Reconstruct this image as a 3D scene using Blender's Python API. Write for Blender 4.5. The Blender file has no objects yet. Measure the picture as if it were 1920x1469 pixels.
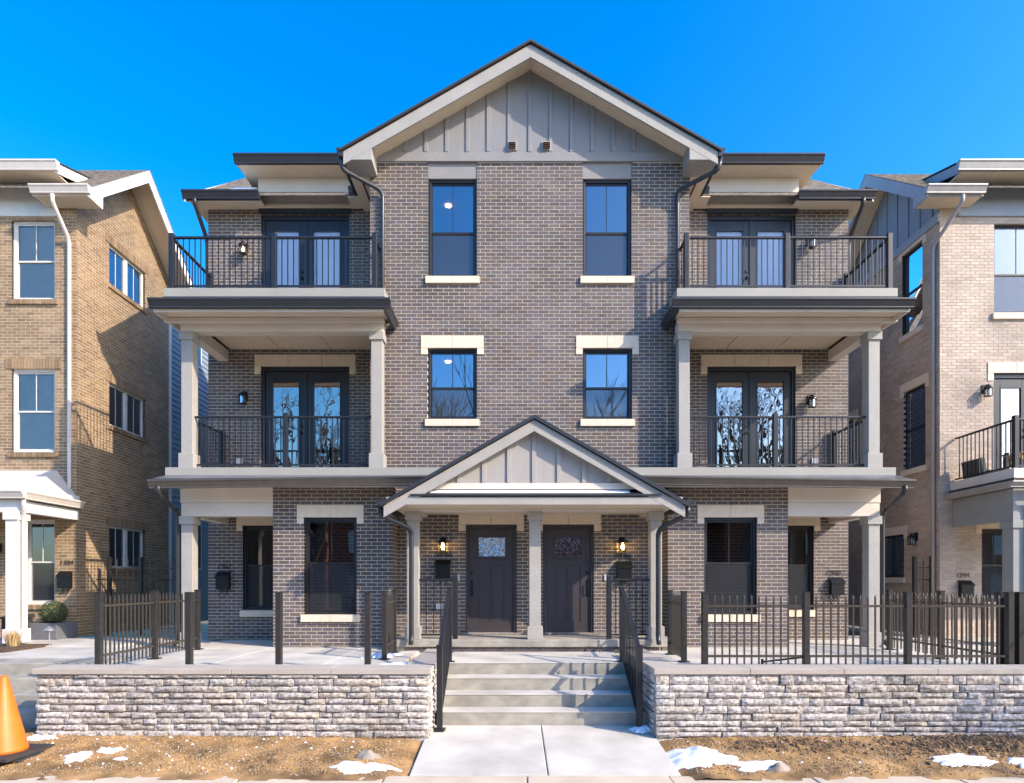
import bpy, math, random
from mathutils import Matrix, Vector
R = math.radians
random.seed(11)
S = bpy.context.scene
COL = S.collection

# ------------------------------------------------------------------ camera, sky, sun, exposure
cam_d = bpy.data.cameras.new('camera'); cam = bpy.data.objects.new('camera', cam_d); COL.objects.link(cam)
cam.location = (0, 0, 1.93); cam.rotation_euler = (R(90), 0, 0)
cam_d.sensor_width = 36; cam_d.lens = 21.0; cam_d.shift_y = 0.1862; cam_d.clip_end = 2000; cam_d.clip_start = 0.05
S.camera = cam
SUNV = Vector((1.72, -1.0, 1.27))                     # towards the sun
elev = math.atan2(SUNV.z, math.hypot(SUNV.x, SUNV.y)); azim = math.atan2(SUNV.x, SUNV.y)
W = bpy.data.worlds.new('World'); S.world = W; W.use_nodes = True
wn = W.node_tree.nodes; wl = W.node_tree.links
sky = wn.new('ShaderNodeTexSky'); sky.sky_type = 'NISHITA'; sky.sun_disc = False
sky.sun_elevation = elev; sky.sun_rotation = azim; sky.air_density = 1.0; sky.dust_density = 1.2; sky.ozone_density = 3.0
hsv = wn.new('ShaderNodeHueSaturation'); hsv.inputs['Saturation'].default_value = 1.45; hsv.inputs['Hue'].default_value = 0.504
bg = wn['Background']; bg.inputs[1].default_value = 0.15
wl.new(sky.outputs[0], hsv.inputs['Color']); wl.new(hsv.outputs[0], bg.inputs[0])
sd = bpy.data.lights.new('sun', 'SUN'); sd.energy = 2.35; sd.angle = R(0.5); sd.color = (1.0, 0.87, 0.72)
sun = bpy.data.objects.new('sun', sd); COL.objects.link(sun)
sun.rotation_euler = SUNV.to_track_quat('Z', 'Y').to_euler()
S.view_settings.view_transform = 'Standard'; S.view_settings.look = 'None'; S.view_settings.gamma = 1
S.view_settings.exposure = 1.52

# ------------------------------------------------------------------ materials
MATS = {}
def newmat(name):
    m = bpy.data.materials.new(name); m.use_nodes = True
    MATS[name] = m
    nt = m.node_tree
    return m, nt.nodes, nt.links, nt.nodes['Principled BSDF']
def solid(name, col, rough=0.6, metal=0.0, var=0.12, scale=6.0, bump=0.0, bscale=60.0, spec=0.5, stretch=None, emit=None):
    m, N, L, P = newmat(name)
    P.inputs['Roughness'].default_value = rough; P.inputs['Metallic'].default_value = metal
    P.inputs['Specular IOR Level'].default_value = spec
    tc = N.new('ShaderNodeTexCoord'); mp = N.new('ShaderNodeMapping'); L.new(tc.outputs['Object'], mp.inputs[0])
    if stretch: mp.inputs['Scale'].default_value = stretch
    n = N.new('ShaderNodeTexNoise'); n.inputs['Scale'].default_value = scale; n.inputs['Detail'].default_value = 6
    L.new(mp.outputs[0], n.inputs['Vector'])
    r = N.new('ShaderNodeValToRGB')
    a = [max(0, c * (1 - var)) for c in col]; b = [min(1, c * (1 + var)) for c in col]
    r.color_ramp.elements[0].position = 0.3; r.color_ramp.elements[1].position = 0.7
    r.color_ramp.elements[0].color = (*a, 1); r.color_ramp.elements[1].color = (*b, 1)
    L.new(n.outputs['Fac'], r.inputs[0]); L.new(r.outputs[0], P.inputs['Base Color'])
    if bump:
        n2 = N.new('ShaderNodeTexNoise'); n2.inputs['Scale'].default_value = bscale; n2.inputs['Detail'].default_value = 4
        L.new(mp.outputs[0], n2.inputs['Vector'])
        bp = N.new('ShaderNodeBump'); bp.inputs['Strength'].default_value = bump; bp.inputs['Distance'].default_value = 0.01
        L.new(n2.outputs['Fac'], bp.inputs['Height']); L.new(bp.outputs[0], P.inputs['Normal'])
    if emit:
        P.inputs['Emission Color'].default_value = (*emit[0], 1); P.inputs['Emission Strength'].default_value = emit[1]
    return m
def brickmat(name, stops, rough=0.75):
    m, N, L, P = newmat(name)
    P.inputs['Roughness'].default_value = rough
    at = N.new('ShaderNodeAttribute'); at.attribute_name = 'tone'
    oi = N.new('ShaderNodeObjectInfo')
    ad = N.new('ShaderNodeMath'); ad.operation = 'ADD'; L.new(at.outputs['Fac'], ad.inputs[0]); L.new(oi.outputs['Random'], ad.inputs[1])
    fr = N.new('ShaderNodeMath'); fr.operation = 'FRACT'; L.new(ad.outputs[0], fr.inputs[0])
    r = N.new('ShaderNodeValToRGB'); r.color_ramp.interpolation = 'LINEAR'
    els = r.color_ramp.elements
    while len(els) < len(stops): els.new(0.5)
    for e, (p, c) in zip(els, stops): e.position = p; e.color = (*c, 1)
    L.new(fr.outputs[0], r.inputs[0])
    geo = N.new('ShaderNodeNewGeometry'); n = N.new('ShaderNodeTexNoise'); n.inputs['Scale'].default_value = 45; n.inputs['Detail'].default_value = 5
    L.new(geo.outputs['Position'], n.inputs['Vector'])
    n3 = N.new('ShaderNodeTexNoise'); n3.inputs['Scale'].default_value = 0.9; n3.inputs['Detail'].default_value = 3
    L.new(geo.outputs['Position'], n3.inputs['Vector'])
    mr = N.new('ShaderNodeMapRange'); mr.inputs[1].default_value = 0.3; mr.inputs[2].default_value = 0.7; mr.inputs[3].default_value = 0.72; mr.inputs[4].default_value = 1.25
    L.new(n.outputs['Fac'], mr.inputs[0])
    mr3 = N.new('ShaderNodeMapRange'); mr3.inputs[1].default_value = 0.3; mr3.inputs[2].default_value = 0.7; mr3.inputs[3].default_value = 0.76; mr3.inputs[4].default_value = 1.16
    L.new(n3.outputs['Fac'], mr3.inputs[0])
    mm = N.new('ShaderNodeMath'); mm.operation = 'MULTIPLY'; L.new(mr.outputs[0], mm.inputs[0]); L.new(mr3.outputs[0], mm.inputs[1])
    vm = N.new('ShaderNodeVectorMath'); vm.operation = 'SCALE'; L.new(r.outputs[0], vm.inputs[0]); L.new(mm.outputs[0], vm.inputs['Scale'])
    L.new(vm.outputs[0], P.inputs['Base Color'])
    bp = N.new('ShaderNodeBump'); bp.inputs['Strength'].default_value = 0.35; bp.inputs['Distance'].default_value = 0.004
    L.new(n.outputs['Fac'], bp.inputs['Height']); L.new(bp.outputs[0], P.inputs['Normal'])
    return m
def glassmat(name, refl, tint=(0.55, 0.6, 0.62), wav=0.0, wscale=3.0, rough=0.0, gcol=(.9, .95, 1)):
    m, N, L, P = newmat(name)
    out = N['Material Output']; N.remove(P)
    tr = N.new('ShaderNodeBsdfTransparent'); tr.inputs[0].default_value = (*tint, 1)
    gl = N.new('ShaderNodeBsdfGlossy'); gl.inputs['Roughness'].default_value = rough; gl.inputs[0].default_value = (*gcol, 1)
    lw = N.new('ShaderNodeLayerWeight'); lw.inputs[0].default_value = 0.35
    mr = N.new('ShaderNodeMapRange'); mr.inputs[1].default_value = 0; mr.inputs[2].default_value = 1; mr.inputs[3].default_value = refl; mr.inputs[4].default_value = 1.0
    L.new(lw.outputs['Fresnel'], mr.inputs[0])
    mx = N.new('ShaderNodeMixShader'); L.new(mr.outputs[0], mx.inputs[0]); L.new(tr.outputs[0], mx.inputs[1]); L.new(gl.outputs[0], mx.inputs[2])
    L.new(mx.outputs[0], out.inputs[0])
    if wav:
        tc = N.new('ShaderNodeTexCoord'); n = N.new('ShaderNodeTexNoise'); n.inputs['Scale'].default_value = wscale; n.inputs['Detail'].default_value = 1
        L.new(tc.outputs['Object'], n.inputs['Vector'])
        bp = N.new('ShaderNodeBump'); bp.inputs['Strength'].default_value = wav; bp.inputs['Distance'].default_value = 0.05
        L.new(n.outputs['Fac'], bp.inputs['Height']); L.new(bp.outputs[0], gl.inputs['Normal'])
    return m
brickmat('brick_dark', [(0.0, (.10, .080, .083)), (.22, (.135, .108, .112)), (.45, (.108, .092, .106)), (.62, (.155, .126, .122)), (.8, (.128, .088, .078)), (1.0, (.09, .075, .082))])
brickmat('brick_tan', [(0.0, (.33, .22, .12)), (.3, (.27, .175, .09)), (.55, (.39, .27, .15)), (.8, (.23, .145, .08)), (1.0, (.35, .24, .135))])
brickmat('brick_pale', [(0.0, (.50, .39, .30)), (.35, (.57, .45, .355)), (.65, (.44, .335, .25)), (1.0, (.53, .42, .33))])
solid('mortar_cream', (.66, .575, .40), .9, var=.12, scale=30)
solid('mortar_light', (.66, .54, .40), .9, var=.1, scale=30)
solid('mortar_pale', (.44, .36, .30), .9, var=.1, scale=30)
solid('trim_greige', (.36, .335, .30), .65, var=.06, scale=3, bump=.5, bscale=38)
solid('trim_smooth', (.66, .59, .51), .6, var=.05, scale=2, bump=.08, bscale=80)
solid('trim_grey', (.26, .245, .235), .65, var=.06, scale=3, bump=.5, bscale=38)
solid('trim_fascia', (.33, .31, .265), .6, var=.05, scale=2)
solid('soffit_tan', (.68, .57, .43), .7, var=.04)
solid('batten_grey', (.245, .235, .235), .65, var=.06, scale=2, bump=.1, bscale=50, stretch=(8, 8, 1))
solid('batten_greige', (.36, .33, .30), .65, var=.05, scale=2, bump=.1, bscale=50, stretch=(8, 8, 1))
solid('limestone', (.74, .61, .46), .75, var=.06, scale=8, bump=.12, bscale=120)
solid('metal_dark', (.045, .045, .05), .35, .3, var=.1)
solid('metal_bronze', (.12, .105, .09), .35, .4, var=.1)
solid('flashing_grey', (.22, .23, .25), .4, .6, var=.15, scale=4)
solid('rail_black', (.022, .023, .027), .42, .2, var=.15)
solid('fence_black_sunlit', (.10, .085, .07), .3, .5, var=.2, scale=20)  # fence black lightened and warmed, sun glint painted into pickets and rails
solid('fence_black', (.045, .041, .038), .38, .35, var=.2, scale=20)
solid('roof_edge', (.03, .03, .035), .7)
solid('door_charcoal', (.05, .042, .045), .45, var=.06)
solid('frame_black', (.018, .018, .021), .4, var=.1)
solid('frame_white', (.68, .65, .60), .5, var=.04)
solid('white_trim', (.74, .71, .66), .55, var=.04)
solid('screen_grey', (.10, .105, .115), .8, var=.1)
solid('blind_white', (.88, .86, .89), .6, var=.03)
solid('room_wall', (.36, .34, .31), .9, var=.03)
solid('brown_vent', (.10, .055, .035), .6)
solid('outlet_grey', (.55, .56, .58), .5)
solid('siding_blue', (.26, .30, .35), .6, var=.05, stretch=(1, 1, 10))
solid('batten_blue', (.22, .27, .33), .6, var=.06, stretch=(8, 8, 1))
solid('trim_bluegrey', (.30, .33, .37), .6, var=.05)
solid('trim_olive', (.27, .275, .26), .6, var=.05)
solid('gutter_grey', (.36, .34, .33), .4, .3, var=.06)
solid('gutter_cream', (.66, .59, .52), .45, var=.05)
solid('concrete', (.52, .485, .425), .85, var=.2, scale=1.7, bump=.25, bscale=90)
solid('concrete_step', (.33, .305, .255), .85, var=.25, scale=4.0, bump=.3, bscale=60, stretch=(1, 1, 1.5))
solid('concrete_tan', (.56, .46, .34), .85, var=.14, scale=2.5, bump=.25, bscale=110)
solid('road_concrete_bounce', (.33, .30, .26), .9, var=.15, scale=12)  # pale concrete road out of view, coloured to bounce warm light into the shade
brickmat('ledgestone', [(0, (.42, .385, .355)), (.3, (.50, .46, .43)), (.6, (.37, .34, .315)), (.85, (.46, .40, .34)), (1, (.42, .385, .355))], .9)
_mr = MATS['ledgestone'].node_tree.nodes['Map Range']; _mr.inputs[3].default_value = .45; _mr.inputs[4].default_value = 1.45
MATS['ledgestone'].node_tree.nodes['Noise Texture'].inputs['Scale'].default_value = 28
MATS['ledgestone'].node_tree.nodes['Bump'].inputs['Strength'].default_value = .9; MATS['ledgestone'].node_tree.nodes['Bump'].inputs['Distance'].default_value = .012
solid('ledgestone_cap', (.42, .37, .315), .85, var=.1, scale=2.5, bump=.2, bscale=70, stretch=(1, 6, 6))
solid('wall_core', (.13, .12, .11), .95)
solid('snow', (.86, .88, .92), .6, var=.03, scale=6, bump=.4, bscale=24)
solid('soil', (.31, .18, .07), .95, var=.6, scale=2.6, bump=1.0, bscale=55)
solid('clod', (.16, .095, .05), .95, var=.35, scale=12, bump=.5, bscale=60)
solid('pebble', (.42, .35, .26), .9, var=.3, scale=5)
solid('rock', (.30, .25, .20), .9, var=.25, scale=12, bump=.6, bscale=40)
solid('mulch', (.09, .055, .035), .95, var=.4, scale=30, bump=.8, bscale=50)
solid('dry_grass', (.55, .38, .17), .8, var=.3, scale=9)
solid('boxwood', (.07, .10, .03), .7, var=.4, scale=40)
solid('planter_slate', (.14, .14, .155), .7, var=.2, scale=8, bump=.3, bscale=30, stretch=(1, 1, 8))
solid('lamp_metal', (.45, .44, .42), .35, .7)
solid('cone_orange', (.70, .16, .012), .5, var=.08, scale=7)
solid('rubber_black', (.035, .032, .03), .8, var=.2)
solid('bark', (.13, .10, .075), .9, var=.3, scale=12, bump=.6, bscale=40)
solid('lantern_black', (.012, .012, .013), .4, .3)
solid('bulb_lit', (1, .8, .5), .5, emit=((1.0, .62, .22), 7.0))
solid('bulb_entry', (1, .8, .5), .5, emit=((1.0, .6, .2), 40.0))
solid('bulb_off', (.75, .72, .66), .3)
solid('cushion', (.10, .10, .09), .9)
solid('wood', (.42, .30, .19), .7)
solid('red_brick', (.30, .10, .06), .85, var=.2, scale=20)
solid('lawn', (.16, .13, .06), .95, var=.35, scale=2.0)
solid('shingle_tan', (.24, .20, .16), .95, var=.45, scale=11, bump=.6, bscale=45, stretch=(1, 1, 1))
solid('shingle_dark', (.05, .05, .055), .95, var=.3, scale=14)
glassmat('glass_blue', .26, wav=.012, wscale=2.2)
glassmat('glass_dim', .34, wav=.012, wscale=2.2)
glassmat('glass_low', .11, tint=(.5, .58, .56), wav=.012, wscale=2.5)
glassmat('glass_door', .42, tint=(.45, .45, .45), wav=.02, wscale=5, gcol=(1, .88, .78))
glassmat('glass_blind', .03, tint=(.97, .97, 1.0))
glassmat('glass_leaded', .6, tint=(.3, .25, .22), wav=.4, wscale=22, rough=.02)
glassmat('glass_red_reflection', .3, tint=(.55, .16, .1), wav=.06, wscale=14)  # red tint painted in for the brick house reflected in the pane
glassmat('glass_clear', .05, tint=(.85, .88, .86))
glassmat('lantern_glass', .08, tint=(.92, .9, .85))
M = MATS

# ------------------------------------------------------------------ mesh helpers
class MB:
    def __init__(s): s.v = []; s.f = []; s.tone = None
    def box(s, x0, x1, y0, y1, z0, z1):
        x0, x1 = sorted((x0, x1)); y0, y1 = sorted((y0, y1)); z0, z1 = sorted((z0, z1))
        b = len(s.v)
        s.v += [(x0,y0,z0),(x1,y0,z0),(x1,y1,z0),(x0,y1,z0),(x0,y0,z1),(x1,y0,z1),(x1,y1,z1),(x0,y1,z1)]
        s.f += [(b,b+3,b+2,b+1),(b+4,b+5,b+6,b+7),(b,b+1,b+5,b+4),(b+1,b+2,b+6,b+5),(b+2,b+3,b+7,b+6),(b+3,b,b+4,b+7)]
        return s
    def quad(s, a, b, c, d):
        i = len(s.v); s.v += [tuple(a), tuple(b), tuple(c), tuple(d)]; s.f.append((i, i+1, i+2, i+3)); return s
    def prism(s, poly, axis, a, b):
        """polygon extruded along axis: 'x' poly=(y,z), 'y' poly=(x,z), 'z' poly=(x,y)"""
        def P(p, t): return {'x': (t, p[0], p[1]), 'y': (p[0], t, p[1]), 'z': (p[0], p[1], t)}[axis]
        n = len(poly); i = len(s.v)
        s.v += [P(p, a) for p in poly] + [P(p, b) for p in poly]
        s.f += [tuple(range(i, i+n)), tuple(range(i+2*n-1, i+n-1, -1))]
        for k in range(n): s.f.append((i+k, i+n+k, i+n+(k+1) % n, i+(k+1) % n))
        return s
    def tube(s, pts, rad, n=8, flat=1.0, cap=True):
        pts = [Vector(p) for p in pts]; rad = rad if isinstance(rad, (list, tuple)) else [rad]*len(pts)
        rings = []
        for k, p in enumerate(pts):
            d = (pts[min(k+1, len(pts)-1)] - pts[max(k-1, 0)]).normalized()
            up = Vector((0, 1, 0)) if abs(d.y) < .9 else Vector((1, 0, 0))
            e1 = d.cross(up).normalized(); e2 = d.cross(e1).normalized()
            ring = []
            for j in range(n):
                t = 2*math.pi*(j+.5)/n
                q = p + e1*math.cos(t)*rad[k] + e2*math.sin(t)*rad[k]*flat
                ring.append(len(s.v)); s.v.append(tuple(q))
            rings.append(ring)
        for a, b in zip(rings[:-1], rings[1:]):
            for j in range(n): s.f.append((a[j], a[(j+1) % n], b[(j+1) % n], b[j]))
        if cap: s.f.append(tuple(reversed(rings[0]))); s.f.append(tuple(rings[-1]))
        return s
    def lathe(s, cx, cy, prof, n=20):
        rings = []
        for r, z in prof:
            rings.append([len(s.v)+j for j in range(n)])
            s.v += [(cx+r*math.cos(2*math.pi*j/n), cy+r*math.sin(2*math.pi*j/n), z) for j in range(n)]
        for a, b in zip(rings[:-1], rings[1:]):
            for j in range(n): s.f.append((a[j], a[(j+1) % n], b[(j+1) % n], b[j]))
        s.f.append(tuple(reversed(rings[0]))); s.f.append(tuple(rings[-1]))
        return s
    def build(s, name, mat, parent=None, bevel=0.0, smooth=False, kind=None):
        me = bpy.data.meshes.new(name); me.from_pydata(s.v, [], s.f); me.update()
        me.materials.append(M[mat] if isinstance(mat, str) else mat)
        if s.tone is not None:
            at = me.attributes.new('tone', 'FLOAT', 'FACE'); at.data.foreach_set('value', s.tone)
        if smooth:
            for p in me.polygons: p.use_smooth = True
        o = bpy.data.objects.new(name, me); COL.objects.link(o)
        attach(o, parent)
        if bevel:
            b = o.modifiers.new('bevel', 'BEVEL'); b.width = bevel; b.segments = 2; b.limit_method = 'ANGLE'
        if kind: o['kind'] = kind
        return o
def attach(o, parent):
    if parent is not None:
        o.parent = parent; o.matrix_parent_inverse = parent_world(parent).inverted()
def parent_world(p):
    m = Matrix.LocRotScale(p.location, p.rotation_euler, p.scale)
    return (parent_world(p.parent) @ p.matrix_parent_inverse @ m) if p.parent else m
def thing(name, loc, label, cat, group=None):
    e = bpy.data.objects.new(name, None); COL.objects.link(e); e.location = loc; e.empty_display_size = .2
    tag(e, label, cat, group); return e
def tag(o, label, cat, group=None):
    o['label'] = label; o['category'] = cat
    if group: o['group'] = group
    return o
def struct(o): o['kind'] = 'structure'; return o
def box(name, mat, parent, x0, x1, y0, y1, z0, z1, bevel=0.0):
    return MB().box(x0, x1, y0, y1, z0, z1).build(name, mat, parent, bevel)
def inst(name, mesh, loc, parent, rot=None):
    o = bpy.data.objects.new(name, mesh); COL.objects.link(o); o.location = loc
    if rot: o.rotation_euler = rot
    attach(o, parent); return o

# ------------------------------------------------------------------ brick walls
def rows(z0, z1, H): return int(round((z1 - z0) / H))
def brick_list(a0, a1, z0, z1, openings, L=.2015, H=.0685, J=.0105, phase=0.0):
    out = []; zb = math.floor(z0 / H) * H
    k = int(round(zb / H)); z = zb
    while z < z1 - .01:
        za, zc = max(z + J/2, z0), min(z + H - J/2, z1); mid = (z + H/2)
        if zc - za > .012:
            segs = [(a0, a1)]
            for (ox0, ox1, oz0, oz1) in openings:
                if oz0 < mid < oz1:
                    ns = []
                    for s0, s1 in segs:
                        if ox1 <= s0 or ox0 >= s1: ns.append((s0, s1)); continue
                        if ox0 > s0: ns.append((s0, ox0))
                        if ox1 < s1: ns.append((ox1, s1))
                    segs = ns
            off = phase + (L/2 if k % 2 else 0)
            for s0, s1 in segs:
                n0 = len(out)
                a = math.floor((s0 - off) / L) * L + off
                while a < s1 - 1e-6:
                    b0, b1 = a + J/2, a + L - J/2
                    if b0 < s0: b0 = s0 if s0 > a0 + 1e-6 else a0
                    if b1 > s1: b1 = s1
                    b0 = max(b0, s0)
                    if b1 - b0 > .002: out.append((b0, b1, za, zc))
                    a += L
                if len(out) - n0 > 1 and out[n0][1] - out[n0][0] < .045:      # no slivers beside an opening
                    f = out.pop(n0); out[n0] = (f[0], *out[n0][1:])
                if len(out) - n0 > 1 and out[-1][1] - out[-1][0] < .045:
                    f = out.pop(); out[-1] = (out[-1][0], f[1], *out[-1][2:])
        z += H; k += 1
    return out
def cells(a0, a1, z0, z1, openings):
    xs = sorted({a0, a1, *[min(max(o[i], a0), a1) for o in openings for i in (0, 1)]})
    zs = sorted({z0, z1, *[min(max(o[i], z0), z1) for o in openings for i in (2, 3)]})
    for i in range(len(xs)-1):
        for j in range(len(zs)-1):
            cx, cz = (xs[i]+xs[i+1])/2, (zs[j]+zs[j+1])/2
            if xs[i+1]-xs[i] < 1e-5 or zs[j+1]-zs[j] < 1e-5: continue
            if any(o[0] < cx < o[1] and o[2] < cz < o[3] for o in openings): continue
            yield xs[i], xs[i+1], zs[j], zs[j+1]
class BrickWork:
    """collects brick faces of a building: front walls (facing -y) and side walls (facing +x or -x)"""
    def __init__(s, house, bmat, mmat, L=.2015, H=.0685, maxind=300):
        s.house, s.bmat, s.mmat, s.L, s.H, s.maxind = house, bmat, mmat, L, H, maxind
        s.mb = MB(); s.mb.tone = []; s.mort = MB(); s.cand = []
    def addbrick(s, kind, pos, b, jit):
        a0, a1, za, zc = b; d = .085
        if kind == 'f': s.mb.box(a0, a1, pos - jit, pos + d, za, zc)
        elif kind == '+': s.mb.box(pos - d, pos + jit, a0, a1, za, zc)
        else: s.mb.box(pos - jit, pos + d, a0, a1, za, zc)
        s.mb.tone += [random.random()] * 6
    def wall(s, kind, pos, a0, a1, z0, z1, openings=(), individual=False, phase=0.0, depth=.12):
        for b in brick_list(a0, a1, z0, z1, openings, s.L, s.H, phase=phase):
            jit = random.uniform(0, .002)
            full = abs((b[1]-b[0]) - (s.L-.0105)) < 1e-4 and abs((b[3]-b[2]) - (s.H-.0105)) < 1e-4
            if individual and full: s.cand.append((kind, pos, b, jit))
            else: s.addbrick(kind, pos, b, jit)
        m = .0022
        for (x0, x1, c0, c1) in cells(a0, a1, z0, z1, list(openings)):
            if kind == 'f': s.mort.quad((x0, pos+m, c0), (x1, pos+m, c0), (x1, pos+m, c1), (x0, pos+m, c1))
            elif kind == '+': s.mort.quad((pos-m, x0, c0), (pos-m, x1, c0), (pos-m, x1, c1), (pos-m, x0, c1))
            else: s.mort.quad((pos+m, x1, c0), (pos+m, x0, c0), (pos+m, x0, c1), (pos+m, x1, c1))
        for (x0, x1, c0, c1) in openings:                      # reveals
            for p, q in (((x0, c0), (x0, c1)), ((x1, c1), (x1, c0)), ((x0, c1), (x1, c1)), ((x1, c0), (x0, c0))):
                if kind == 'f': A = [(p[0], pos+m, p[1]), (q[0], pos+m, q[1]), (q[0], pos+depth, q[1]), (p[0], pos+depth, p[1])]
                else:
                    sg = -1 if kind == '+' else 1
                    A = [(pos+sg*m, p[0], p[1]), (pos+sg*m, q[0], q[1]), (pos+sg*depth, q[0], q[1]), (pos+sg*depth, p[0], p[1])]
                s.mort.quad(*A)
    def finish(s):
        random.shuffle(s.cand)
        proto = MB().box(-(s.L-.0105)/2, (s.L-.0105)/2, 0, .085, -(s.H-.0105)/2, (s.H-.0105)/2)
        proto.tone = [0.0]*6
        me = None
        for i, (kind, pos, b, jit) in enumerate(s.cand):
            if i < s.maxind:
                c = ((b[0]+b[1])/2, (b[2]+b[3])/2)
                if me is None: first = proto.build('brick', s.bmat); me = first.data; bpy.data.objects.remove(first)
                loc = (c[0], pos-jit, c[1]) if kind == 'f' else (pos+(jit if kind == '+' else -jit), c[0], c[1])
                rot = None if kind == 'f' else (0, 0, R(90) if kind == '+' else R(-90))
                inst('brick', me, loc, s.house, rot)
            else: s.addbrick(kind, pos, b, jit)
        s.mb.build('brick_field', s.bmat, s.house, kind='stuff')
        s.mort.build('mortar_bed', s.mmat, s.house)

# ------------------------------------------------------------------ windows, doors, trim
def room(parent, x0, x1, Y, z0, z1, depth=2.4, side=.35, axis='f'):
    xa, xb, za, zb, ya, yb = x0-side, x1+side, z0-.5, z1+.12, Y, Y+depth
    m = MB()
    m.quad((xa,yb,za),(xb,yb,za),(xb,yb,zb),(xa,yb,zb)); m.quad((xa,ya,za),(xa,yb,za),(xa,yb,zb),(xa,ya,zb))
    m.quad((xb,ya,za),(xb,yb,za),(xb,yb,zb),(xb,ya,zb)); m.quad((xa,ya,za),(xb,ya,za),(xb,yb,za),(xa,yb,za))
    m.quad((xa,ya,zb),(xb,ya,zb),(xb,yb,zb),(xa,yb,zb))
    return m.build('interior', 'room_wall', parent)
def window(house, x0, x1, z0, z1, Y, glass='glass_blue', frame='frame_black', lintel=None, sill=True, split=.5, mull=True, screen=True, blind=False, withroom=True, lint_mat='limestone', downlight=False, shutters=False):
    """double-hung window facing -y in a wall whose face is at Y"""
    fy = Y + .05; t = .05
    w = MB(); w.box(x0, x0+t, fy, fy+.09, z0, z1).box(x1-t, x1, fy, fy+.09, z0, z1).box(x0+t, x1-t, fy, fy+.09, z1-t, z1).box(x0+t, x1-t, fy, fy+.09, z0, z0+t)
    win = w.build('window', frame, house, bevel=.004)
    zm = z0 + (z1-z0)*split
    xa, xb = x0+t, x1-t
    s = MB(); q = .028
    for za, zb, yy in ((zm-.02, z1-t, fy+.03), (z0+t, zm+.02, fy+.052)):
        s.box(xa, xa+q, yy, yy+.022, za, zb).box(xb-q, xb, yy, yy+.022, za, zb).box(xa+q, xb-q, yy, yy+.022, zb-q-.008, zb).box(xa+q, xb-q, yy, yy+.022, za, za+q+.008)
    s.build('sash', frame, win)
    if mull: MB().box((x0+x1)/2-.007, (x0+x1)/2+.007, fy+.033, fy+.05, zm+.016, z1-t-.036).build('muntin', frame, win)
    MB().quad((xa+q, fy+.042, zm+.016), (xb-q, fy+.042, zm+.016), (xb-q, fy+.042, z1-t-.036), (xa+q, fy+.042, z1-t-.036)).build('pane', glass, win)
    MB().quad((xa+q, fy+.064, z0+t+.036), (xb-q, fy+.064, z0+t+.036), (xb-q, fy+.064, zm-.016), (xa+q, fy+.064, zm-.016)).build('pane', glass, win)
    if screen:
        MB().box(xa+q, xb-q, fy+.034, fy+.037, z0+t+.02, zm-.02).build('insect_screen', SCREEN, win)
    if blind:
        b = MB(); z = z0+t
        while z < z1-t: b.box(xa+.01, xb-.01, fy+.12, fy+.15, z, z+.034); z += .05
        b.build('blind', 'blind_white' if blind is True else blind, win)
    if lintel:
        e, h, ear = lintel
        n = 2 if (x1-x0) < 1.4 else 3
        for k in range(n):
            a = x0-e + (x1-x0+2*e)*k/n; b = x0-e + (x1-x0+2*e)*(k+1)/n
            MB().box(a+.002, b-.002, Y-.018, Y+.07, z1, z1+h).build('lintel_block', lint_mat, win, bevel=.004)
        for a, b in ((x0-e, x0-.004), (x1+.004, x1+e)):
            MB().box(a, b, Y-.015, Y+.07, z1-ear, z1-.003).build('lintel_block', lint_mat, win, bevel=.004)
    if sill:
        for k in range(2):
            a = x0-.05 + (x1-x0+.1)*k/2; b = x0-.05 + (x1-x0+.1)*(k+1)/2
            MB().box(a+.0015, b-.0015, Y-.05, Y+.09, z0-.135, z0-.002).build('sill', lint_mat, win, bevel=.005)
    if withroom:
        r = room(win, x0, x1, Y+.16, z0, z1)
        if downlight:
            MB().lathe(x0+(x1-x0)*.3, Y+1.0, [(.0, z1+.1), (.06, z1+.1), (.06, z1+.115)], 14).build('downlight', 'bulb_lit', win)
    return win
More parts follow.
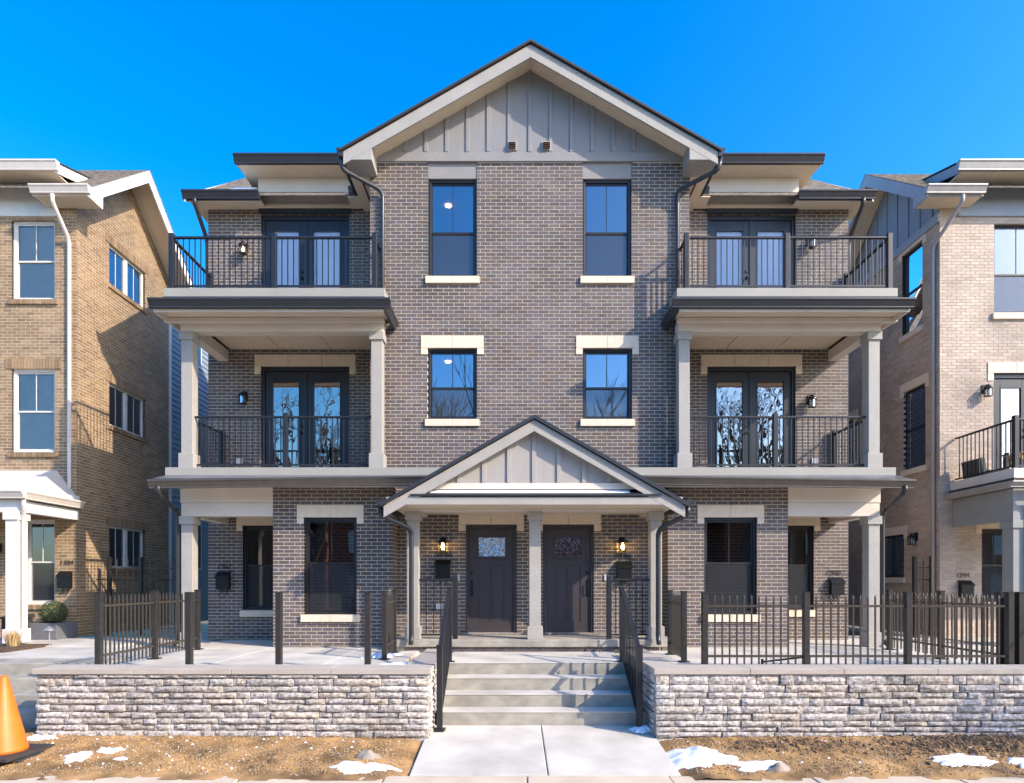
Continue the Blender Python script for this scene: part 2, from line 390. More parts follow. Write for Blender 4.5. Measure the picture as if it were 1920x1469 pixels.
def french_door(house, x0, x1, z0, z1, Y, glass, lintel=False, blind=False):
    fy = Y+.07; t = .06
    d = MB().box(x0, x0+t, fy-.03, fy+.1, z0, z1).box(x1-t, x1, fy-.03, fy+.1, z0, z1).box(x0+t, x1-t, fy-.03, fy+.1, z1-.09, z1).box(x0+t, x1-t, fy-.03, fy+.12, z0, z0+.03)
    door = d.build('french_door', 'door_frame', house, bevel=.004)
    xm = (x0+x1)/2
    for k, (a, b) in enumerate(((x0+t+.004, xm-.004), (xm+.004, x1-t-.004))):
        za, zb = z0+.034, z1-.094; st = .135 if k == 0 else .135
        lf = MB().box(a, a+st, fy, fy+.045, za, zb).box(b-st, b, fy, fy+.045, za, zb).box(a+st, b-st, fy, fy+.045, zb-.19, zb).box(a+st, b-st, fy, fy+.045, za, za+.24)
        leaf = lf.build('door_leaf', 'door_frame', door, bevel=.004)
        bd = MB(); g = .018
        bd.box(a+st, a+st+g, fy-.008, fy+.01, za+.24, zb-.19).box(b-st-g, b-st, fy-.008, fy+.01, za+.24, zb-.19).box(a+st+g, b-st-g, fy-.008, fy+.01, zb-.19-g, zb-.19).box(a+st+g, b-st-g, fy-.008, fy+.01, za+.24, za+.24+g)
        bd.build('glazing_bead', 'door_frame', door)
        MB().quad((a+st, fy+.02, za+.24), (b-st, fy+.02, za+.24), (b-st, fy+.02, zb-.19), (a+st, fy+.02, zb-.19)).build('pane', glass, door)
        if blind: MB().box(a+st-.02, b-st+.02, fy+.055, fy+.06, za+.22, zb-.17).build('blind', 'blind_white', door)
    MB().box(xm-.02, xm+.02, fy-.018, fy-.001, z0+.034, z1-.094).build('astragal', 'door_frame', door)
    h = MB().lathe(0, 0, [(.028, 0), (.03, .012), (.015, .02), (.015, .045), (.027, .055), (.025, .08), (.01, .088)], 12)
    h.v = [(xm-.085+v[0], fy-v[2], z0+1.0+v[1]) for v in h.v]; h.build('door_knob', 'lantern_black', door, smooth=True)
    h = MB().lathe(0, 0, [(.03, 0), (.03, .018), (.012, .022)], 12)
    h.v = [(xm-.085+v[0], fy-v[2], z0+1.14+v[1]) for v in h.v]; h.build('deadbolt', 'lantern_black', door, smooth=True)
    if lintel:
        e, hh, ear = .135, .235, .17
        for k in range(3):
            a = x0-e + (x1-x0+2*e)*k/3; b = x0-e + (x1-x0+2*e)*(k+1)/3
            MB().box(a+.004, b-.004, Y-.018, Y+.07, z1, z1+hh).build('lintel_block', 'limestone', door, bevel=.004)
        for a, b in ((x0-e, x0-.004), (x1+.004, x1+e)):
            MB().box(a, b, Y-.015, Y+.07, z1-ear, z1-.003).build('lintel_block', 'limestone', door, bevel=.004)
    if not blind: room(door, x0, x1, Y+.2, z0+.5, z1, depth=3.0)
    return door
M['door_frame'] = solid('door_frame_blueblack', (.02, .022, .027), .4, var=.1)
def screenmat():
    m, N, L, P = newmat('screen_mesh'); out = N['Material Output']
    tr = N.new('ShaderNodeBsdfTransparent'); mx = N.new('ShaderNodeMixShader'); mx.inputs[0].default_value = .22
    P.inputs['Base Color'].default_value = (.05, .055, .065, 1); P.inputs['Roughness'].default_value = .7
    L.new(tr.outputs[0], mx.inputs[1]); L.new(P.outputs[0], mx.inputs[2]); L.new(mx.outputs[0], out.inputs[0])
    return m
SCREEN = screenmat()
def gutter(house, x0, x1, yb, zt, mat='metal_dark', h=.15, d=.125, tilt=0.0):
    """K-style eaves gutter along x; tilt lowers the x0 end"""
    prof = [(yb, zt), (yb-d, zt), (yb-d, zt-.03), (yb-d+.02, zt-.055), (yb-d*.55, zt-h+.02), (yb-d*.55, zt-h), (yb, zt-h)]
    g = MB().prism(prof, 'x', x0, x1)
    if tilt: g.v = [(v[0], v[1], v[2]-tilt*(x1-v[0])/(x1-x0)) for v in g.v]
    return g.build('gutter', mat, house, bevel=.003)
def gutter_y(house, y0, y1, x, sgn, zt, mat, h=.15, d=.125):
    prof = [(x, zt), (x+sgn*d, zt), (x+sgn*d, zt-.03), (x+sgn*(d-.02), zt-.055), (x+sgn*d*.55, zt-h+.02), (x+sgn*d*.55, zt-h), (x, zt-h)]
    return MB().prism(prof, 'y', y0, y1).build('gutter', mat, house)
def spout(house, pts, mat='metal_dark', r=.042):
    P = [Vector(p) for p in pts]; Q = [P[0]]
    for a, b, c in zip(P[:-2], P[1:-1], P[2:]):               # round the elbows
        t = min(.13, (b-a).length*.45, (c-b).length*.45)
        p, q = b+(a-b).normalized()*t, b+(c-b).normalized()*t
        for k in range(6):
            u = k/5; Q.append(p*(1-u)**2 + b*2*u*(1-u) + q*u*u)
    Q.append(P[-1])
    o = MB().tube(Q, r, n=10, flat=.8).build('downspout', mat, house, smooth=True)
    rb = MB()
    for a, b in zip(Q[1:-2], Q[2:-1]):                         # pleats of the elbows
        if (b-a).length < .09: rb.tube([a+(b-a)*.3, a+(b-a)*.6], r*1.1, n=10, flat=.8)
    if rb.v: rb.build('elbow_pleat', mat, o)
    return o
def column(house, x, y, z0, z1, w=.205, mat='trim_greige', cap='trim_greige', basez=.27):
    c = box('column', mat, house, x-w/2, x+w/2, y-w/2, y+w/2, z0, z1, bevel=.006)
    box('column_base', cap, c, x-w/2-.035, x+w/2+.035, y-w/2-.035, y+w/2+.035, z0, z0+basez, .006)
    box('column_cap', cap, c, x-w/2-.03, x+w/2+.03, y-w/2-.03, y+w/2+.03, z1-.15, z1+.002, .006)
    return c
BAL = {}
def baluster(h, sq=.016, mat='rail_black'):
    k = (round(h, 3), sq, mat)
    if k not in BAL:
        o = MB().box(-sq/2, sq/2, -sq/2, sq/2, 0, h).build('baluster', mat); BAL[k] = o.data; bpy.data.objects.remove(o)
    return BAL[k]
def railing(parent, p, q, z, h=.98, gap=.105, posts=(), mat='rail_black', name='railing', pw=.085, zo=.06):
    """level railing from p to q (xy), floor level z; posts = fractions along it"""
    p, q = Vector((*p, 0)), Vector((*q, 0)); d = q-p; n = d.normalized(); s = Vector((-n.y, n.x, 0))
    def bar(m, w, z0, z1):
        c = [p+s*w/2, p-s*w/2, q-s*w/2, q+s*w/2]
        i = len(m.v); m.v += [(v.x, v.y, z0) for v in c] + [(v.x, v.y, z1) for v in c]
        m.f += [(i,i+1,i+2,i+3),(i+4,i+7,i+6,i+5)] + [(i+k, i+4+k, i+4+(k+1) % 4, i+(k+1) % 4) for k in range(4)]
    m = MB(); bar(m, .055, z+h-.035, z+h)
    top = m.build(name, mat, parent, bevel=.006)
    m = MB(); bar(m, .032, z+zo, z+zo+.03); m.build('bottom_rail', mat, top)
    for f in posts:
        c = p+d*f; MB().box(c.x-pw/2, c.x+pw/2, c.y-pw/2, c.y+pw/2, z, z+h+.055).build('rail_post', mat, top, bevel=.005)
    k = max(1, int(d.length/gap)); me = baluster(h-zo-.065, mat=mat)
    for i in range(1, k):
        c = p+d*(i/k)
        if any(abs((f-i/k)*d.length) < pw*.6 for f in posts): continue
        inst('baluster', me, (c.x, c.y, z+zo+.03), top)
    return top

# ------------------------------------------------------------------ ground and paving
def grid_mesh(name, x0, x1, y0, y1, nx, ny, fz, mat, parent=None):
    m = MB()
    for j in range(ny+1):
        for i in range(nx+1):
            x = x0+(x1-x0)*i/nx; y = y0+(y1-y0)*j/ny; m.v.append((x, y, fz(x, y)))
    for j in range(ny):
        for i in range(nx): a = j*(nx+1)+i; m.f.append((a, a+1, a+nx+2, a+nx+1))
    return m.build(name, mat, parent, smooth=True)
from mathutils import noise as NZ
def nz(x, y, s=1.0, o=3): return NZ.fractal(Vector((x*s, y*s, 3.7)), 1.0, 2.0, o)
g = MB()                                                       # one sheet to the horizon, below everything
g.quad((-900, -900, -.42), (900, -900, -.42), (900, 900, -.42), (-900, 900, -.42)); struct(g.build('ground', 'lawn'))
struct(box('road', 'road_concrete_bounce', None, -200, 200, -9, 2.2, -.6, -.34))
struct(box('kerb', 'concrete', None, -200, 200, 2.2, 2.36, -.5, -.2, .02))
struct(box('verge', 'lawn', None, -60, 60, 2.36, 4.6, -.5, -.19))
def soilz(x, y):
    t = (y-6.3)/1.3; base = -.152 + .105*max(0, min(1, t)) + .05*max(0, min(1, (abs(x-.4)-1.6)/3))*max(0, min(1, t))
    heap = .10*math.exp(-((x-6.0)/1.1)**2 - ((y-7.1)/.3)**2) + .05*math.exp(-((x-3.4)/.7)**2 - ((y-7.2)/.22)**2)
    edge = .05*max(0, 1-min(abs(x+1.1), abs(x-1.82))/.22); return base + heap - edge + .022*nz(x, y, 1.7) + .012*nz(x, y, 7, 4)
soil_l = grid_mesh('soil_bed', -13, -1.0, 6.28, 7.9, 260, 44, soilz, 'soil'); struct(soil_l)
soil_r = grid_mesh('soil_bed', 1.72, 13, 6.28, 7.9, 260, 44, soilz, 'soil'); struct(soil_r)
side = bpy.data.objects.new('sidewalk', None); COL.objects.link(side); side.location = (0, 5.5, -.2); struct(side)
x = -12.0
for k in range(18):
    w = 1.52
    ye = 6.44 + .03*nz(x, 1) ; 
    box('paving_slab', 'concrete_tan', side, x+.006, x+w-.006, 4.6, ye, -.3, -.158+.004*(k % 3), .012); x += w
walk = bpy.data.objects.new('front_walk', None); COL.objects.link(walk); walk.location = (.36, 7, -.1); struct(walk)
for a, b in ((-1.11, .385), (.397, 1.83)):
    m = MB().box(a, b, 6.46, 8.06, -.3, 0)
    m.v = [(v[0], v[1], v[2] if v[2] < -.2 else -(.155)*(8.06-v[1])/1.6) for v in m.v]; m.build('paving_slab', 'concrete', walk, bevel=.01)
PZ = .735
# soil under the patios is closed by the walls; patio slabs
for nm, xs in (('patio', ((-5.98, -4.4), (-4.39, -2.75), (-2.74, -1.62))), ('patio', ((2.35, 4.1), (4.11, 5.7), (5.71, 8.6)))):
    pt = bpy.data.objects.new(nm, None); COL.objects.link(pt); pt.location = (xs[0][0], 9, PZ); struct(pt)
    for a, b in xs:
        box('patio_slab', 'concrete', pt, a, b, 7.8, 10.0, -.2, PZ, .008); box('patio_slab', 'concrete', pt, a, b, 10.008, 13.5, -.2, PZ-.003, .008)
struct(MB().box(-7.4, -5.99, 9.6, 40, -.3, PZ-.03).build('side_passage', 'concrete')); struct(MB().box(8.61, 9.2, 9.4, 40, -.3, PZ-.03).build('side_passage', 'concrete'))
struct(MB().box(-1.61, -1.38, 7.85, 10.4, -.2, PZ-.14).build('gravel_strip', 'soil')); struct(MB().box(2.1, 2.34, 7.85, 10.4, -.2, PZ-.16).build('gravel_strip', 'soil'))
# steps up to the entry
st = thing('front_steps', (.38, 8.5, 0), 'pale concrete entry steps between two black handrails and stone walls', 'steps')
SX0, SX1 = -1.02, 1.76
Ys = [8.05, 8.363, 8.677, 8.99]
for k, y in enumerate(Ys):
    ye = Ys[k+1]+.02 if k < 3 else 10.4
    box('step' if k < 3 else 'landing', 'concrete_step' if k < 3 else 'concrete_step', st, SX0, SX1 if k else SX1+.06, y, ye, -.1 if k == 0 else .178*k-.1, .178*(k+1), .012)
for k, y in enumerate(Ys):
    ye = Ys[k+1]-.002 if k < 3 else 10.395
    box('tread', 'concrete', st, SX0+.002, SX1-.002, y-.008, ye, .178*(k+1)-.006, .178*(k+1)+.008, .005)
# porch slab with brick edge under it
ps = thing('porch_slab', (.38, 10.8, .7), 'concrete entry porch slab with brick course below, carrying three columns', 'porch')
box('slab', 'concrete_step', ps, -2.12, 2.88, 10.38, 11.5, .80, .93, .012)
bm_ = MB(); bm_.tone = []
x = -1.85
while x < 2.55: bm_.box(x+.005, x+.06, 10.42, 10.6, .71, .80); bm_.tone += [random.random()]*6; x += .066
bm_.build('brick_course', 'brick_dark', ps, kind='stuff')
box('slab_footing', 'concrete_tan', ps, -2.02, -1.88, 10.44, 10.7, .5, .80, .01); box('slab_footing', 'concrete_tan', ps, 2.62, 2.76, 10.44, 10.7, .5, .80, .01)
box('mortar_bed', 'mortar_cream', ps, -1.86, 2.60, 10.435, 11.4, .6, .798)

# ------------------------------------------------------------------ stone retaining walls
def stone(x0, x1, z0, z1, yface, parent, axis='f', rough=.018):
    nx = max(3, int((x1-x0)/.06)); nzz = 3; m = MB(); s = random.random()*50
    idx = {}
    for j in range(nzz+1):
        for i in range(nx+1):
            x = x0+(x1-x0)*i/nx; z = z0+(z1-z0)*j/nzz
            edge = i in (0, nx) or j in (0, nzz)
            pr = (.001 if edge else .010 + random.uniform(0, .015)) + rough*abs(NZ.noise(Vector((x*9+s, z*14, s)))) * (.25 if edge else 1.0)
            jx = random.uniform(-.01, .01) if i not in (0, nx) else 0; z += random.uniform(-.004, .004)
            idx[i, j] = len(m.v); m.v.append((x+jx, -pr, z))
    for j in range(nzz):
        for i in range(nx): m.f.append((idx[i,j], idx[i+1,j], idx[i+1,j+1], idx[i,j+1]))
    ring = [idx[i,0] for i in range(nx+1)] + [idx[nx,j] for j in range(1, nzz+1)] + [idx[i,nzz] for i in range(nx-1, -1, -1)] + [idx[0,j] for j in range(nzz-1, 0, -1)]
    b = {}
    for v in ring: b[v] = len(m.v); m.v.append((m.v[v][0], .09, m.v[v][2]))
    for a, c in zip(ring, ring[1:]+ring[:1]): m.f.append((a, b[a], b[c], c))
    if axis == 'f': m.v = [(v[0], yface+v[1], v[2]) for v in m.v]
    elif axis == '+': m.v = [(yface-v[1], v[0], v[2]) for v in m.v]
    else: m.v = [(yface+v[1], v[0], v[2]) for v in m.v]
    if axis == '-': m.f = [tuple(reversed(f)) for f in m.f]
    return m.build('stone', 'ledgestone', parent)
def stone_face(parent, a0, a1, y, axis, z0=-.2, ztop=.765):
    z = z0
    hs = []
    while z < ztop-.05:
        h = random.choice((.066, .08, .088, .095, .074)); h = min(h, ztop-z)
        if ztop-(z+h) < .05: h = ztop-z
        hs.append((z, z+h)); z += h
    for (za, zb) in hs:
        a = a0
        while a < a1-1e-3:
            l = random.choice((.17, .24, .3, .36, .42, .5, .6)); b = a+l
            if a1-b < .14: b = a1
            dz = random.uniform(.003, .006); stone(a+.005, b-.005, za+dz, zb-random.uniform(.003, .007), y+random.uniform(-.016, .018), parent, axis); a = b
def retaining(x0, x1, inner, label):
    w = thing('retaining_wall', ((x0+x1)/2, 7.65, -.1), label, 'wall', 'stone retaining walls flanking the steps')
    y0 = 7.55
    xi = x1 if inner > 0 else x0                              # edge next to the steps
    box('wall_core', 'wall_core', w, x0+.06, x1-.06, y0+.055, y0+.34, -.3, .764)
    if inner > 0: box('wall_core', 'wall_core', w, x1-.32, x1-.06, y0+.35, 9.8, -.3, .764)
    else: box('wall_core', 'wall_core', w, x0+.06, x0+.32, y0+.35, 9.8, -.3, .764)
    stone_face(w, x0, x1, y0, 'f')
    stone_face(w, y0+.1, 9.78, xi, '+' if inner > 0 else '-')
    if inner > 0: stone_face(w, y0+.1, y0+.35, x0, '-')
    n = max(1, round((x1-x0)/1.2))
    for k in range(n):
        a, b = x0+(x1-x0)*k/n, x0+(x1-x0)*(k+1)/n
        box('cap_stone', 'ledgestone_cap', w, a+(.002 if k else -.03), b-.002+(.032 if k == n-1 else 0), y0-.035, y0+.37, .768, .84, .006)
    for a, b in ((y0+.373, 8.8), (8.804, 9.8)):
        if inner > 0: box('cap_stone', 'ledgestone_cap', w, x1-.35, x1+.03, a, b, .768, .839, .006)
        else: box('cap_stone', 'ledgestone_cap', w, x0-.03, x0+.35, a, b, .768, .839, .006)
    return w
retaining(-6.02, -1.05, 1, 'low stacked ledgestone wall beside the orange cone')
retaining(1.82, 8.9, -1, 'low stacked ledgestone wall under the complete black picket fence')

# ------------------------------------------------------------------ main building
XC = .34
HB = thing('townhouse_building', (XC, 12, .7), 'three storey dark brick townhouse block with front gable, balconies and twin entry doors', 'building')
YC, YB, YR = 11.4, 11.0, 12.45          # centre wall, ground bays, recessed balcony wall
bw = BrickWork(HB, 'brick_dark', 'mortar_cream')
def ux(s, u): return XC + s*u
def span(s, a, b): return tuple(sorted((ux(s, a), ux(s, b))))
wins = []
op = []
for s in (-1, 1):
    op.append((*span(s, 1.01, 1.94), 7.75, 9.94)); op.append((*span(s, 1.01, 1.95), 5.03, 6.40))
    op.append((*span(s, .25, 1.22), .93, 3.03))
bw.wall('f', YC, XC-3.05, XC+3.05, .93, 9.925, op)
for s in (-1, 1):
    a, b = span(s, 2.53, 4.74)
    bw.wall('f', YB, a, b, PZ, 3.70, [(*span(s, 3.2, 4.17), 1.33, 3.13)], individual=True, phase=a % .2015)
    bw.wall('+' if s < 0 else '-', ux(s, 2.53), YB+.0, YC-.005, PZ, 3.70)      # inner return of the bay
    bw.wall('-' if s < 0 else '+', ux(s, 4.74), YB, YR, PZ, 3.62)
    a, b = span(s, 3.05, 6.67)
    bw.wall('f', YR, a, b, PZ, 9.69, [(*span(s, 5.05, 5.95), 1.34, 3.12), (*span(s, 3.73, 5.57), 4.05, 6.44), (*span(s, 3.73, 5.57), 7.29, 9.60)])
    bw.wall('-' if s < 0 else '+', ux(s, 6.67), YR, 26, PZ, 9.69)
    bw.wall('-' if s < 0 else '+', ux(s, 3.05), YC, YR, 4.0, 9.92)
bw.finish()
core = MB()
for s in (-1, 1):
    core.box(ux(s, 6.6), ux(s, .001 if s < 0 else 0), 17.4, 26, .4, 9.7)
core.build('rear_wall', 'room_wall', HB)
# windows
for s in (-1, 1):
    a, b = span(s, 1.01, 1.94)
    window(HB, a, b, 7.755, 9.635, YC, 'glass_blue', split=.47, screen=True, downlight=(s < 0))
    # painted panel over the top windows, between the brick piers
    box('window_panel', 'trim_grey', HB, a-.0, b+.0, YC+.012, YC+.09, 9.64, 9.935)
    a, b = span(s, 1.01, 1.95)
    window(HB, a, b, 5.035, 6.395, YC, 'glass_dim', lintel=(.13, .235, .12), split=.46, downlight=(s < 0))
    a, b = span(s, 3.2, 4.17)
    window(HB, a, b, 1.335, 3.125, YB, 'glass_low', lintel=(.13, .225, .12), split=.53)
    a, b = span(s, 5.05, 5.95)
    window(HB, a, b, 1.345, 3.115, YR, 'glass_low', lintel=(.13, .19, .12), split=.53)
    a, b = span(s, 3.73, 5.57)
    french_door(HB, a, b, 4.055, 6.435, YR, 'glass_door', lintel=True)
    french_door(HB, a, b, 7.295, 9.595, YR, 'glass_blind', blind=True)
# entry doors
for s in (-1, 1):
    x0, x1 = span(s, .25, 1.22); z0, z1 = .935, 3.025; fy = YC+.06
    d = MB().box(x0, x0+.05, fy-.04, fy+.1, z0, z1).box(x1-.05, x1, fy-.04, fy+.1, z0, z1).box(x0+.05, x1-.05, fy-.04, fy+.1, z1-.05, z1).build('entry_door', 'door_charcoal', HB, bevel=.005)
    a, b = x0+.053, x1-.053; gx0, gx1, gz0, gz1 = a+.19, b-.17, z1-.60, z1-.24
    lf = MB()
    for (c0, c1, e0, e1) in cells(a, b, z0+.03, z1-.054, [(gx0, gx1, gz0, gz1), (a+.19, a+.415, z0+.24, z1-.78), (b-.415, b-.19, z0+.24, z1-.78)]):
        lf.box(c0, c1, fy, fy+.045, e0, e1)
    lf.build('door_leaf', 'door_charcoal', d)
    for c0, c1 in ((a+.19, a+.415), (b-.415, b-.19)): box('door_panel', 'door_charcoal', d, c0, c1, fy+.012, fy+.03, z0+.24, z1-.78, .004)
    fr = MB(); t = .028
    fr.box(gx0-t, gx0, fy-.014, fy, gz0-t, gz1+t).box(gx1, gx1+t, fy-.014, fy, gz0-t, gz1+t).box(gx0, gx1, fy-.014, fy, gz1, gz1+t).box(gx0, gx1, fy-.014, fy, gz0-t, gz0)
    fr.build('glazing_bead', 'door_charcoal', d, bevel=.004)
    box('shelf_moulding', 'door_charcoal', d, gx0-.06, gx1+.06, fy-.022, fy, gz0-.055, gz0-t, .004)
    MB().quad((gx0, fy+.012, gz0), (gx1, fy+.012, gz0), (gx1, fy+.012, gz1), (gx0, fy+.012, gz1)).build('pane', 'glass_red_reflection' if s > 0 else 'glass_leaded', d)
    MB().quad((gx0-.1, fy+.2, gz0-.1), (gx1+.1, fy+.2, gz0-.1), (gx1+.1, fy+.2, gz1+.1), (gx0-.1, fy+.2, gz1+.1)).build('interior', 'red_brick' if s > 0 else 'room_wall', d)  # the red sheet stands in for the brick house reflected in that pane
    box('threshold', 'concrete', d, x0, x1, fy-.06, fy+.09, z0-.004, z0+.026)
    hx = a+.06 if s < 0 else b-.06
    h = MB().tube([(hx, fy, z0+1.0), (hx, fy-.05, z0+.98), (hx, fy-.055, z0+.88), (hx, fy-.05, z0+.78), (hx, fy, z0+.76)], .011, n=8).box(hx-.022, hx+.022, fy-.008, fy, z0+.72, z0+1.04)
    h.build('door_handle', 'lantern_black', d)
    k = MB().lathe(0, 0, [(.03, 0), (.03, .015), (.012, .02)], 14); k.v = [(hx+v[0], fy-v[2], z0+1.17+v[1]) for v in k.v]; k.build('deadbolt', 'lantern_black', d)
    for q in range(2):
        e0, e1 = x0-.14+(x1-x0+.28)*q/2, x0-.14+(x1-x0+.28)*(q+1)/2
        box('lintel_block', 'limestone', d, e0+.003, e1-.003, YC-.018, YC+.07, 3.032, 3.265, .004)
    for e0, e1 in ((x0-.14, x0-.004), (x1+.004, x1+.14)): box('lintel_block', 'limestone', d, e0, e1, YC-.015, YC+.07, 2.905, 3.029, .004)
# front gable
ZP, YG = 11.83, 10.93; UE = 3.43; sl = .572
def rake(house, xc, yf, yw, zp, ue, slope, fh, roof_back, fmat, smat, rmat, thick=.055, ret=None, proud=.02, recess_soffit=.08):
    for s in (-1, 1):
        P = lambda u, dz: (xc+s*u, zp-slope*u+dz)
        ra = MB().prism([P(0, -thick), P(ue, -thick), P(ue, -thick-fh), P(0, -thick-fh)], 'y', yf, yf+.035).build('rake_fascia', fmat, house, bevel=.004)
        MB().prism([P(0, 0), P(ue+.05, 0), P(ue+.05, -thick+.012), P(0, -thick+.012)], 'y', yf-.05, roof_back).build('roof_slope', rmat, house)
        MB().prism([P(0, -thick-recess_soffit), P(ue-.02, -thick-recess_soffit), P(ue-.02, -thick-recess_soffit-.02), P(0, -thick-recess_soffit-.02)], 'y', yf+.036, yw).build('rake_soffit', smat, house)
rake(HB, XC, YG, YC, ZP, UE, sl, .235, 17.0, 'trim_greige', 'soffit_tan', 'roof_edge')
for s in (-1, 1):                                             # boxed eave returns
    P = lambda u, dz=0: (XC+s*u, ZP-sl*u-.06+dz)
    poly = [P(2.91), P(3.43), (XC+s*3.43, 9.665), (XC+s*2.91, 9.665)]
    MB().prism(poly, 'y', YG+.003, YC-.002).build('eave_return', 'trim_greige', HB, bevel=.004)
    box('eave_soffit', 'soffit_tan', HB, *span(s, 3.0, 3.42), YC+.0, 16.0, 9.66, 9.68)
    box('soffit_vent', 'brown_vent', HB, *span(s, 3.2, 3.24), YC+.02, 14.5, 9.655, 9.659)
    gutter_y(HB, YG-.02, 16.4, ux(s, 3.435), s, 9.87, 'metal_dark')
    spout(HB, [(ux(s, 3.50), YG+.06, 9.74), (ux(s, 3.46), YG+.06, 9.52), (ux(s, 2.80), YC-.06, 9.36), (ux(s, 2.80), YC-.06, 4.06)])
# gable board and batten
gb = MB().prism([(XC-2.95, 10.11), (XC+2.95, 10.11), (XC, 10.11+2.95*sl)], 'y', YC-.028, YC+.05).build('gable_board', 'batten_grey', HB)
u = -2.8
for k in range(-7, 8):
    u = k*.395
    zt = ZP-.13-.02-sl*abs(u)
    if zt > 10.2: box('batten', 'batten_grey', HB, XC+u-.033, XC+u+.033, YC-.05, YC-.029, 10.112, zt-.02, .003)
box('frieze_board', 'trim_grey', HB, XC-2.93, XC+2.93, YC-.045, YC+.05, 9.935, 10.108, .004)
box('drip_flashing', 'white_trim', HB, XC-3.04, XC-1.96, YC-.012, YC+.05, 9.925, 9.934); box('drip_flashing', 'white_trim', HB, XC+1.96, XC+3.04, YC-.012, YC+.05, 9.925, 9.934); box('drip_flashing', 'white_trim', HB, XC-1.0, XC+1.0, YC-.012, YC+.05, 9.925, 9.934)
for x in (-.335, .315):
    v = box('gable_vent', 'trim_greige', HB, XC+x-.09, XC+x+.09, YC-.055, YC-.03, 10.14, 10.31, .004)
    for k in range(4): MB().prism([(YC-.056, 10.165+k*.033), (YC-.1, 10.155+k*.033), (YC-.1, 10.163+k*.033), (YC-.056, 10.188+k*.033)], 'x', XC+x-.065, XC+x+.065).build('louvre', 'brown_vent', v)
